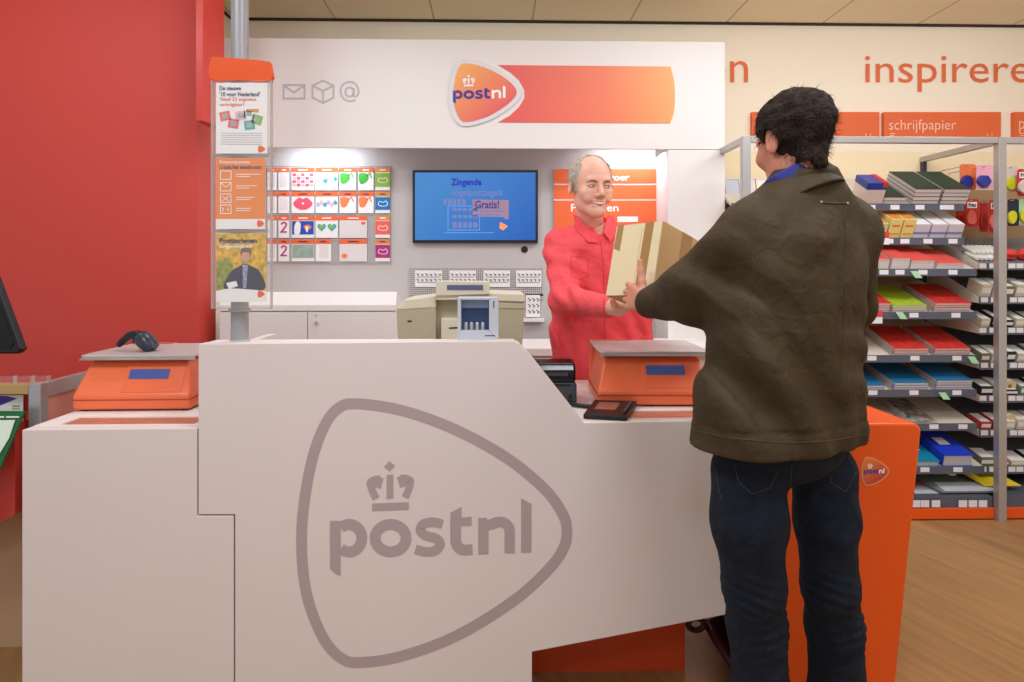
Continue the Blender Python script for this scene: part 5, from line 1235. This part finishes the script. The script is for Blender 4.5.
# collars
cN = A3(W(797, 178, 1.60))
def ringfield(P, c, n, rx, ry, th, hh, yaw=YB, flare=0.0):
    n = np.asarray(n, float); n = n/np.linalg.norm(n); q = [P[i]-c[i] for i in range(3)]; h = q[0]*n[0]+q[1]*n[1]+q[2]*n[2]
    r_ = np.cross(n, (0, 1, 0)); r_ = V(math.cos(yaw), math.sin(yaw), 0); r_ = r_-n*(r_@n); r_ /= np.linalg.norm(r_); u2 = np.cross(n, r_)
    a = q[0]*r_[0]+q[1]*r_[1]+q[2]*r_[2]; b = q[0]*u2[0]+q[1]*u2[1]+q[2]*u2[2]
    fl = 1+.25*h/.04
    s_ = 1-h*flare
    d = np.abs(np.sqrt((a/(rx*s_))**2+(b/(ry*s_))**2)-1.0)*min(rx, ry)-th
    return smax(d, np.abs(h)-hh, .004)
nN = V(-.36, .30, .88)
lo = cN-.13; hi = cN+.13
cc1 = cN+V(.004, -.004, -.030)
obj_c = field_mesh('jacket_collar', [(lambda P: ringfield(P, cc1+V(0, 0, -.002), nN, .086, .078, .006, .028, YB, 5.0)+.001*wn(P, 40, 2), lo, hi, .0035)], JACK, cu, 1)
obj_s = field_mesh('shirt_collar', [(lambda P: ringfield(P, cN+V(-.008, -.002, -.014), nN, .076, .070, .004, .024), lo, hi, .003)], NAVY, cu, 1)
# skin: head, neck, trunk core, arms, hands as ONE mesh
hC = A3(W(794.5, 143.5, 1.60)); RH = rotm(math.radians(17), math.radians(-10), math.radians(-2))
HS = .945
def cust_skin(P):
    L = local(P, hC, RH, HS); f = head_field(L)*HS
    f = smin(f, cap_(P, hC+RH@V(0, -.022, -.05), cN+V(-.010, .01, -.05), .050, .056), .02)
    return f
hb0 = hC-.16; hb1 = hC+.17; hb0[2] -= .08
Rh = np.column_stack([V(.1, .12, .98), V(-.86, .50, .06), V(0, 0, 0)]); 
def frame2(fwd, side, sg):
    M_ = frame(fwd, side); M_[:, 2] *= sg; return M_
def frame(fwd, side):
    f_ = np.asarray(fwd, float); f_ /= np.linalg.norm(f_); s_ = np.asarray(side, float); s_ -= f_*(s_@f_); s_ /= np.linalg.norm(s_); return np.column_stack([s_, f_, np.cross(s_, f_)])
# left hand: thumb up the pale face, fingers under the lower edge
BL0 = A3(bxp(.09, LZ, -.004))
oL = wL+V(-.010, .012, .004)
FL = frame(A3(bxp(.10, LZ+.0, -.01))-oL, (.05, .25, 1))
hl = hand_chain(oL, FL, None, [(.35, .7, .5, -.10), (.3, .65, .5, -.04), (.28, .6, .45, .02), (.22, .5, .4, .08)], [((.75, .35, .05), .036), ((.95, .35, .10), .034), ((1, .25, .12), .028)], .95)
hl.append((wL+(eL-wL)*.25, oL, .03, .027, .02))
oR = A3(W(742, 300, 2.13)); FR = frame((-.7, .35, .1), (.2, .3, 1))
hr = hand_chain(oR, FR, None, [(.3, .5, .4, -.1), (.3, .5, .4, -.03), (.3, .5, .4, .03), (.25, .4, .3, .1)], [((.8, .5, .1), .036), ((.9, .5, .1), .034), ((.9, .5, .0), .026)], .95)
hr.append((wR+(oR-wR)*.2, oR, .032, .028, .02))
core = [(cN+V(0, 0, -.08), A3(W(790, 420, 1.6)), .065, .10, .05), (cN+V(0, 0, -.06), sL, .05, .05, .05), (cN+V(0, 0, -.06), sR, .05, .05, .05), (sL, eL, .05, .045, .03), (eL, wL, .042, .03, .03), (sR, eR, .05, .045, .03), (eR, wR, .042, .032, .03)]
hipc = A3(W(784, 470, 1.60)); 
bL, bR = bounds(hl, .012), bounds(hr, .012); bC = bounds(core, .03)
field_mesh('body', [(cust_skin, hb0, hb1, .003), (lambda P: caps_field(P, hl), bL[0], bL[1], .0026), (lambda P: caps_field(P, hr), bR[0], bR[1], .003), (lambda P: caps_field(P, core), bC[0], bC[1], .012)], SKIN2, cu, 1)
# hair: shell with tousled locks
def cust_hair(P):
    L = local(P, hC, RH, HS); f = head_field(L)
    cr = ell(L, (0, -.014, .041), (.077, .095, .087))
    f = smin(smin(cr, f-.004, .01), cap_(L, (-.004, -.036, -.03), (-.010, -.038, -.10), .050, .043), .015)
    n_ = wn(L, 95, 11)*.004+wn(L, 200, 4)*.0022+wn(L, 38, 8)*.0035
    f = f-n_-.003*np.clip((L[2]+.06)/.1, 0, 1)
    # hair line: low at nape, above and behind the ears, rises to forehead
    ys = L[1]; line = np.where(ys < -.03, -.058-.028*np.exp(-(L[0]/.034)**2), -.058+(ys+.03)*1.2) + .006*np.sin(L[0]*160)+.004*np.sin(L[0]*70+2)
    line = np.maximum(line, np.where(ys > .045, .07, -1))
    f = smax(f, (line-L[2])*.8, .006)
    ear = ell(L, (.082, -.008, -.004), (.02, .026, .036)); ear2 = ell(L, (-.082, -.008, -.004), (.02, .026, .036))
    f = smax(f, -np.minimum(ear, ear2), .006)
    return smax(f, (L[1]-.085)-L[2]*.2, .01)
hair = field_mesh('hair', [(cust_hair, hb0+V(0, 0, .03), hb1, .0026)], HAIRD, cu, 0)
# loose strands
def strands(o, count, ln, wid, m, parent, C, seed=1, down=.6, zmin=-9, lift=.3, name='strands', zmax=9, dens=None):
    rr = np.random.RandomState(seed); me = o.data; nv = len(me.vertices); co = np.empty(nv*3); me.vertices.foreach_get('co', co); co = co.reshape(-1, 3)+A3(wl(o))
    no = np.empty(nv*3); me.vertices.foreach_get('normal', no); no = no.reshape(-1, 3)
    idx = rr.choice(nv, count); vs = []; fs = []
    for i in idx:
        p = co[i]; n_ = no[i]; out = p-C; 
        if np.dot(n_, out) < 0 or out[2] < zmin or out[2] > zmax: continue
        l = ln*rr.uniform(.6, 1.3); d = n_*lift+V(rr.normal()*.45, rr.normal()*.45, -down+rr.normal()*.35); d -= n_*min(0, d@n_); d /= np.linalg.norm(d)
        s_ = np.cross(d, n_); s_ = s_/(np.linalg.norm(s_)+1e-9)*wid; curl = rr.normal(size=3)*.5
        b = len(vs); q = p-n_*.002
        for k in range(4):
            w_ = 1-k/3.3; vs += [q-s_*w_, q+s_*w_]; d2 = d+curl*k*.25-n_*.18*k; d2 /= np.linalg.norm(d2); q = q+d2*l/3
        fs += [(b+2*k, b+2*k+1, b+2*k+3, b+2*k+2) for k in range(3)]
    off = wl(parent); me2 = bpy.data.meshes.new(name); me2.from_pydata([tuple(v-A3(off)) for v in vs], [], fs); me2.materials.append(m); s2 = bpy.data.objects.new(name, me2); COL.objects.link(s2); s2.parent = parent; WL[s2.name] = off; tag(s2, kind='stuff'); return s2
strands(hair, 5200, .020, .0008, HAIRD, hair, hC, 3, .8, lift=.28)
# jeans
def legf(P, pts, rs, k=.03):
    f = None
    for i in range(len(pts)-1):
        c = cap_(P, pts[i], pts[i+1], rs[i], rs[i+1]); f = c if f is None else smin(f, c, k)
    return f
DL = 1.60
def pc(x, y, D): return A3(W(x, y, D))
pL = [pc(748, 472, 1.58), pc(749, 520, 1.57), pc(754, 585, 1.60), pc(757, 625, 1.63), pc(762, 700, 1.66), pc(765, 786, 1.70)]
rL = [v*1.6/FPX for v in (36, 35, 29, 27.5, 29.5, 30)]
pR = [pc(824, 472, 1.66), pc(826, 520, 1.66), pc(830, 585, 1.68), pc(834, 625, 1.72), pc(838, 700, 1.76), pc(840, 772, 1.80)]
rR = [v*1.68/FPX for v in (31.5, 29.5, 26, 26.5, 29.5, 30)]
def jeans(P):
    f = legf(P, pL, rL); g_ = legf(P, pR, rR); f = smin(f, g_, .006)
    f = smin(f, ell(P, pc(786, 440, 1.61), (.165, .12, .10), rotm(YB)), .025)
    for pp_, kx in ((pL, 0), (pR, 1.3)):
        f = f+folds(P, pp_[2]+V(-.04, -.06, -.02), (.38, .1, 1), 250, .075, .0032, kx, 2.2)+folds(P, pp_[3]+V(.03, -.05, .0), (-.30, .1, 1), 225, .075, .0032, kx+1, 2.2)
        f = f+folds(P, pp_[1]+V(.0, -.06, -.02), (.7, 0, .6), 80, .10, .0024, kx, 1.4)+folds(P, pp_[4]+V(0, -.05, .02), (.25, 0, 1), 170, .07, .0018, kx, 2)
    f = f+.0016*wn(P, 24, 7)
    zf0 = .035
    return smax(f, zf0-P[2], .004)
field_lo = (pL[0][0]-.14, 1.38, .02); field_hi = (pR[0][0]+.16, 1.96, rowsJ[0][0]+.05)
je = field_mesh('jeans', [(jeans, field_lo, field_hi, .0048)], JEAN, cu, 1)
for pp_, a in ((pL, 24), (pR, 24)):
    c = pp_[-1]; f_ = V(-math.sin(math.radians(a)), math.cos(math.radians(a)), 0)
    heel = V(c[0], c[1]-.02, .045); toe = heel+f_*.19; toe[2] = .035; mid = heel+f_*.09; mid[2] = .05
    def sh(P, heel=heel, mid=mid, toe=toe): return smax(smin(cap_(P, heel, mid, .045, .05), cap_(P, mid, toe, .05, .038), .02), .001-P[2], .004)
    field_mesh('shoe', [(sh, np.minimum(heel, toe)-.08, np.maximum(heel, toe)+.08, .006)], SHOE, cu, 1)
# seams, yoke tab and pocket stitching
seam('back_seam', jk, [(843, 200), (846, 240), (844, 320), (840, 400), (836, 432)], .0006, JSEAM, cu)
seam('shoulder_seam', jk, [(757, 215), (752, 250), (755, 285), (742, 312)], .0006, JSEAM, cu)
seam('hem_seam', jk, [(692, 430), (730, 438), (780, 443), (830, 441), (866, 434)], .0010, JSEAM, cu)
seam('cuff_seam', jk, [(650, 283), (654, 303), (651, 322)], .0010, JSEAM, cu)
tabp = [on_surface(jk, x, y, .0015) for x, y in ((820, 200), (846, 200), (846, 206), (820, 206))]
tb_ = seam('hanger_tab', jk, [(821, 202.5), (830, 203.3), (838, 203.5), (846, 203)], .0016, JSEAM, cu, .001)
for x, y in ((821, 202), (847, 203)):
    p = on_surface(jk, x, y, .001)
    if p: obj('snap', MB().lathe(tuple(p), [(.0024, -.002), (.0024, 0), (.0015, .001)], 12, axis='y'), STEEL, cu)
seam('pocket_stitch', je, [(735, 466), (739, 482), (752, 494), (770, 488), (778, 470)], .0007, STITCH, je, step=2); seam('pocket_stitch', je, [(832, 474), (830, 482), (846, 492), (856, 472)], .0007, STITCH, je, step=2); seam('side_stitch', je, [(716, 466), (719, 490), (722, 500)], .0007, STITCH, je, step=2)
seam('seat_seam', je, [(792, 466), (790, 490)], .0007, STITCH, je, step=2)

# ================================================================== THE SHOP ASSISTANT
as_ = thing('person', 'smiling person in coral red shirt handing over the parcel behind the counter', 'person', (W(595, 300, 2.95).x, 2.95, 0))
hA = A3(W(590.5, 187.5, 2.72)); RA = rotm(math.radians(-150+0), 0, 0)
# faces the camera, turned towards the picture's right and tipped a little
def face_frame(fw, tilt):
    f_ = np.asarray(fw, float); f_ /= np.linalg.norm(f_); up = V(tilt, 0, 1); up -= f_*(up@f_); up /= np.linalg.norm(up); return np.column_stack([np.cross(f_, up), f_, up])
RA = face_frame((.25, -.96, -.10), .0)
AS = 1.02
sa = A3(W(560, 244, 2.82)); ea = A3(W(565, 300, 2.66)); wa = A3(W(607, 307, 2.36))
sb = A3(W(634, 243, 2.80)); eb_ = A3(W(668, 292, 2.62)); wb = A3(W(672, 262, 2.42))
cNA = A3(W(594, 226, 2.80)); YA = math.radians(14)
def row2(y, x0, x1, D, ry):
    a = A3(W((x0+x1)/2, y, D)); return (a[2], a[0], a[1], (x1-x0)/2*D/FPX, ry)
rowsA = [row2(430, 556, 650, 2.9, .12), row2(360, 552, 655, 2.88, .125), row2(320, 549, 655, 2.86, .125), row2(280, 547, 656, 2.84, .125), row2(250, 548, 652, 2.82, .115), row2(238, 560, 640, 2.81, .095), row2(228, 572, 620, 2.80, .07)]; rowsA.sort()
def shirt(P):
    f = loft_(P, rowsA, YA, 2.3)
    f = smin(f, cap_(P, cNA+V(0, 0, -.04), sa, .045, .058), .04); f = smin(f, cap_(P, cNA+V(0, 0, -.04), sb, .045, .058), .04)
    f = smin(f, smin(cap_(P, sa, ea, .063, .060), cap_(P, ea, wa, .060, .040), .025), .03)
    f = smin(f, smin(cap_(P, sb, eb_, .062, .055), cap_(P, eb_, wb, .058, .040), .025), .03)
    f = f+folds(P, ea+V(0, -.04, .02), V(.6, -.3, .8), 90, .10, .0080, 0, 1.8)+folds(P, sa+V(0, -.05, -.08), (.3, 0, 1), 80, .12, .0065, .4)+folds(P, A3(W(590, 300, 2.72)), (.75, 0, .65), 70, .17, .0075, .8)+folds(P, A3(W(560, 335, 2.75)), (.9, 0, .4), 85, .12, .0070, .2)
    f = f+folds(P, A3(W(632, 330, 2.75)), (.9, 0, .5), 80, .13, .005, .2)+folds(P, A3(W(575, 255, 2.72)), (.8, 0, -.5), 70, .10, .0035, .1)
    f = f+.0022*wn(P, 26, 5)+.0012*wn(P, 60, 6)
    cen = ell(P, cNA+V(.012, -.075, .012), (.022, .06, .05)); f = smax(f, -cen, .004)     # open neck
    return f
sh_ = field_mesh('shirt', [(shirt, (X(530, 2.8)-.04, 2.28, rowsA[0][0]-.02), (X(690, 2.7)+.05, 3.05, cNA[2]+.06), .0055)], SHIRT, as_, 1)
def a_skin(P):
    L = local(P, hA, RA, AS); f = head_field(L, 1.0)*AS
    return smin(f, cap_(P, hA+RA@V(0, -.03, -.06), cNA+V(0, .01, -.06), .048, .056), .022)
ha0 = hA-.17; ha1 = hA+.17; ha0[2] -= .09
oA = A3(W(618, 308, 2.30))
FA = frame(A3(W(650, 303, 2.08))-oA, (-.2, -.5, .6))
hAr = hand_chain(oA+0, frame2(A3(W(654, 299, 2.15))-oA, (-.1, -.9, .15), -1), None, [(.1, .3, .3, -.1), (.05, .25, .3, -.03), (.05, .25, .3, .03), (.0, .2, .3, .1)], [((.75, .5, -.1), .034), ((.75, .7, -.2), .032), ((.7, .7, -.2), .026)], .98)
hAr.append((ea+(wa-ea)*.7, oA, .032, .027, .02))
oB = wb+V(0, -.02, 0); hAl = hand_chain(oB, frame((.1, -.95, .05), (-.1, 0, 1)), None, [(.2, .4, .3, -.1), (.2, .4, .3, -.03), (.2, .4, .3, .03), (.2, .3, .3, .1)], [((.75, .5, .1), .034), ((.8, .6, .1), .032), ((.8, .6, 0), .026)], .98)
hAl.append((eb_+(wb-eb_)*.7, oB, .032, .027, .02))
hips = A3(W(603, 470, 2.92))
coreA = [(cNA+V(0, 0, -.06), hips, .08, .10, .05), (cNA+V(0, 0, -.06), sa, .045, .045, .05), (cNA+V(0, 0, -.06), sb, .045, .045, .05), (sa, ea, .045, .04, .03), (ea, wa, .04, .028, .03), (sb, eb_, .045, .04, .03), (eb_, wb, .04, .028, .03)]
b1_, b2_, b3_ = bounds(hAr, .012), bounds(hAl, .012), bounds(coreA, .03)
bodyA = field_mesh('body', [(a_skin, ha0, ha1, .0026), (lambda P: caps_field(P, hAr), b1_[0], b1_[1], .0028), (lambda P: caps_field(P, hAl), b2_[0], b2_[1], .0032), (lambda P: caps_field(P, coreA), b3_[0], b3_[1], .012)], SKIN, as_, 1)
T_ = lambda x, y, z: Vector(hA+RA@(V(x, y, z)*AS))
# eyes, brows, teeth, lips set on the face surface
BVA = BVHTree.FromPolygons([tuple(v.co+wl(bodyA)) for v in bodyA.data.vertices], [tuple(p.vertices) for p in bodyA.data.polygons])
def fpt(x, z, lift=0):
    d = -Vector(RA[:, 1]); h = BVA.ray_cast(T_(x, .25, z), d); return (h[0] if h[0] else T_(x, .1, z))-d*lift
def feat(name, pts, r, m, lift=0, n=10): return obj(name, MB().tube([fpt(x, z, lift) for x, z in pts], r, n), m, as_, smooth=True)
EYED = mat('eye_dark', (58, 44, 40), .25); EYEW = mat('eye_white', (226, 214, 206), .3); BROW = mat('brow_fair', (132, 104, 82), .8); LIP = mat('lip_rose', (190, 100, 92), .4)
for s_ in (-1, 1):
    ew = feat('eye', [(s_*(.0320+.0125*k), .0050-.0020*k*k) for k in (-1, -.5, 0, .5, 1)], [.0008, .0026, .0032, .0026, .0008], EYEW, .0000)
    ir = obj('iris', MB().tube([fpt(s_*.0320-.003, .0050, .0022), fpt(s_*.0320-.003, .0050, .0034)], [.0030, .0026], 12), EYED, ew, smooth=True)
    lid = feat('upper_lid', [(s_*(.0320+.0150*k), .0088-.0042*k*k) for k in (-1, -.5, 0, .5, 1)], [.0009, .0017, .0018, .0017, .0009], EYED, .0012, 8)
    feat('eyebrow', [(s_*.013, .0190), (s_*.024, .0245), (s_*.036, .0250), (s_*.048, .0190)], [.0022, .0036, .0032, .0014], BROW, .0005, 8)
ms = [-1, -.7, -.35, 0, .35, .7, 1]
feat('teeth', [(x*.028, -.0600+.0085*x*x) for x in ms], [.0008, .0036, .0050, .0054, .0050, .0036, .0008], mat('teeth_ivory', (246, 238, 226), .3), .0005)
feat('lower_lip', [(x*.028, -.0675+.0150*x*x) for x in ms], [.0008, .0020, .0030, .0032, .0030, .0020, .0008], LIP, 0)
feat('upper_lip', [(x*.030, -.0540+.0050*x*x) for x in ms], [.0006, .0012, .0018, .0016, .0018, .0012, .0006], LIP, .0005)
def a_hair(P):
    L = local(P, hA, RA, AS); f = ell(L, (0, -.014, .042), (.0785, .101, .087))-.001
    f = smin(f, head_field(L, 1)-.003, .01)-wn(L, 90, 11)*.002-wn(L, 190, 4)*.0012
    bald = L[1]-(-.020+.0*L[2]) ; side = np.abs(L[0])
    # crown hair kept behind; temples come forward to in front of the ears
    fr = np.where(side > .058, L[1]-.038, L[1]-(.012)); f = smax(f, fr, .006)
    low = np.where(L[1] > -.03, -.02, -.07); f = smax(f, (low-L[2])*.8, .006)
    ear = np.minimum(ell(L, (.084, -.010, -.004), (.018, .022, .034)), ell(L, (-.084, -.010, -.004), (.018, .022, .034)))
    return smax(f, -ear, .005)
ah = field_mesh('hair', [(a_hair, ha0+V(0, 0, .06), ha1, .0028)], HAIRG, as_, 0)
strands(ah, 2200, .020, .0008, HAIRG, ah, hA, 5, .5, lift=.35)
# collar leaves of the red shirt
nA = V(.05, -.30, .95)
def collarA(P):
    f = ringfield(P, cNA+V(0, 0, .008), nA, .074, .066, .0045, .021, 0); gap = ell(P, cNA+V(.008, -.09, .0), (.045, .075, .09)); return smax(f, -gap, .003)
field_mesh('shirt_collar', [(collarA, cNA-.13, cNA+.13, .0032)], SHIRT, as_, 1)
for pl in ([(573, 214, 2.77), (579, 216.5, 2.745), (589, 229, 2.705), (599, 243, 2.690), (588, 242, 2.690), (577, 230, 2.715)], [(608, 214, 2.765), (614, 217, 2.76), (619, 229, 2.725), (611, 242, 2.695), (603.5, 232, 2.695), (606, 222, 2.72)]):
    obj('collar_leaf', MB().prism([W(*q) for q in pl], (0, .005, 0)), SHIRT, as_, bev=.002)
seam('placket', sh_, [(600, 240), (603, 262), (604, 300), (605, 340)], .0010, mat('shirt_seam', (190, 44, 54), .7), as_)
seam('pocket_seam', sh_, [(571, 256), (588, 258), (588, 276), (579, 280), (571, 275), (571, 256)], .0008, MATS['shirt_seam'], as_)
# trousers and shoes, hidden behind the counter but standing on the floor
hz = rowsA[0][0]
def trous(P):
    f = None
    for dx in (-.09, .09):
        c = legf(P, [V(hips[0]+dx, 2.93, hz+.05), V(hips[0]+dx, 2.93, .5), V(hips[0]+dx, 2.94, .05)], [.095, .07, .06]); f = c if f is None else smin(f, c, .02)
    return smax(f, .03-P[2], .004)
field_mesh('trousers', [(trous, (hips[0]-.22, 2.78, .01), (hips[0]+.22, 3.08, hz+.15), .012)], mat('dark_trousers', (40, 40, 46), .8), as_, 1)
for dx in (-.09, .09):
    h0 = V(hips[0]+dx, 2.96, .045); t0 = h0+V(0, -.19, -.01)
    field_mesh('shoe', [(lambda P: smax(cap_(P, h0, t0, .044, .038), .001-P[2], .004), t0-.08, h0+.08, .008)], SHOE, as_, 1)
bpy.context.view_layer.update()
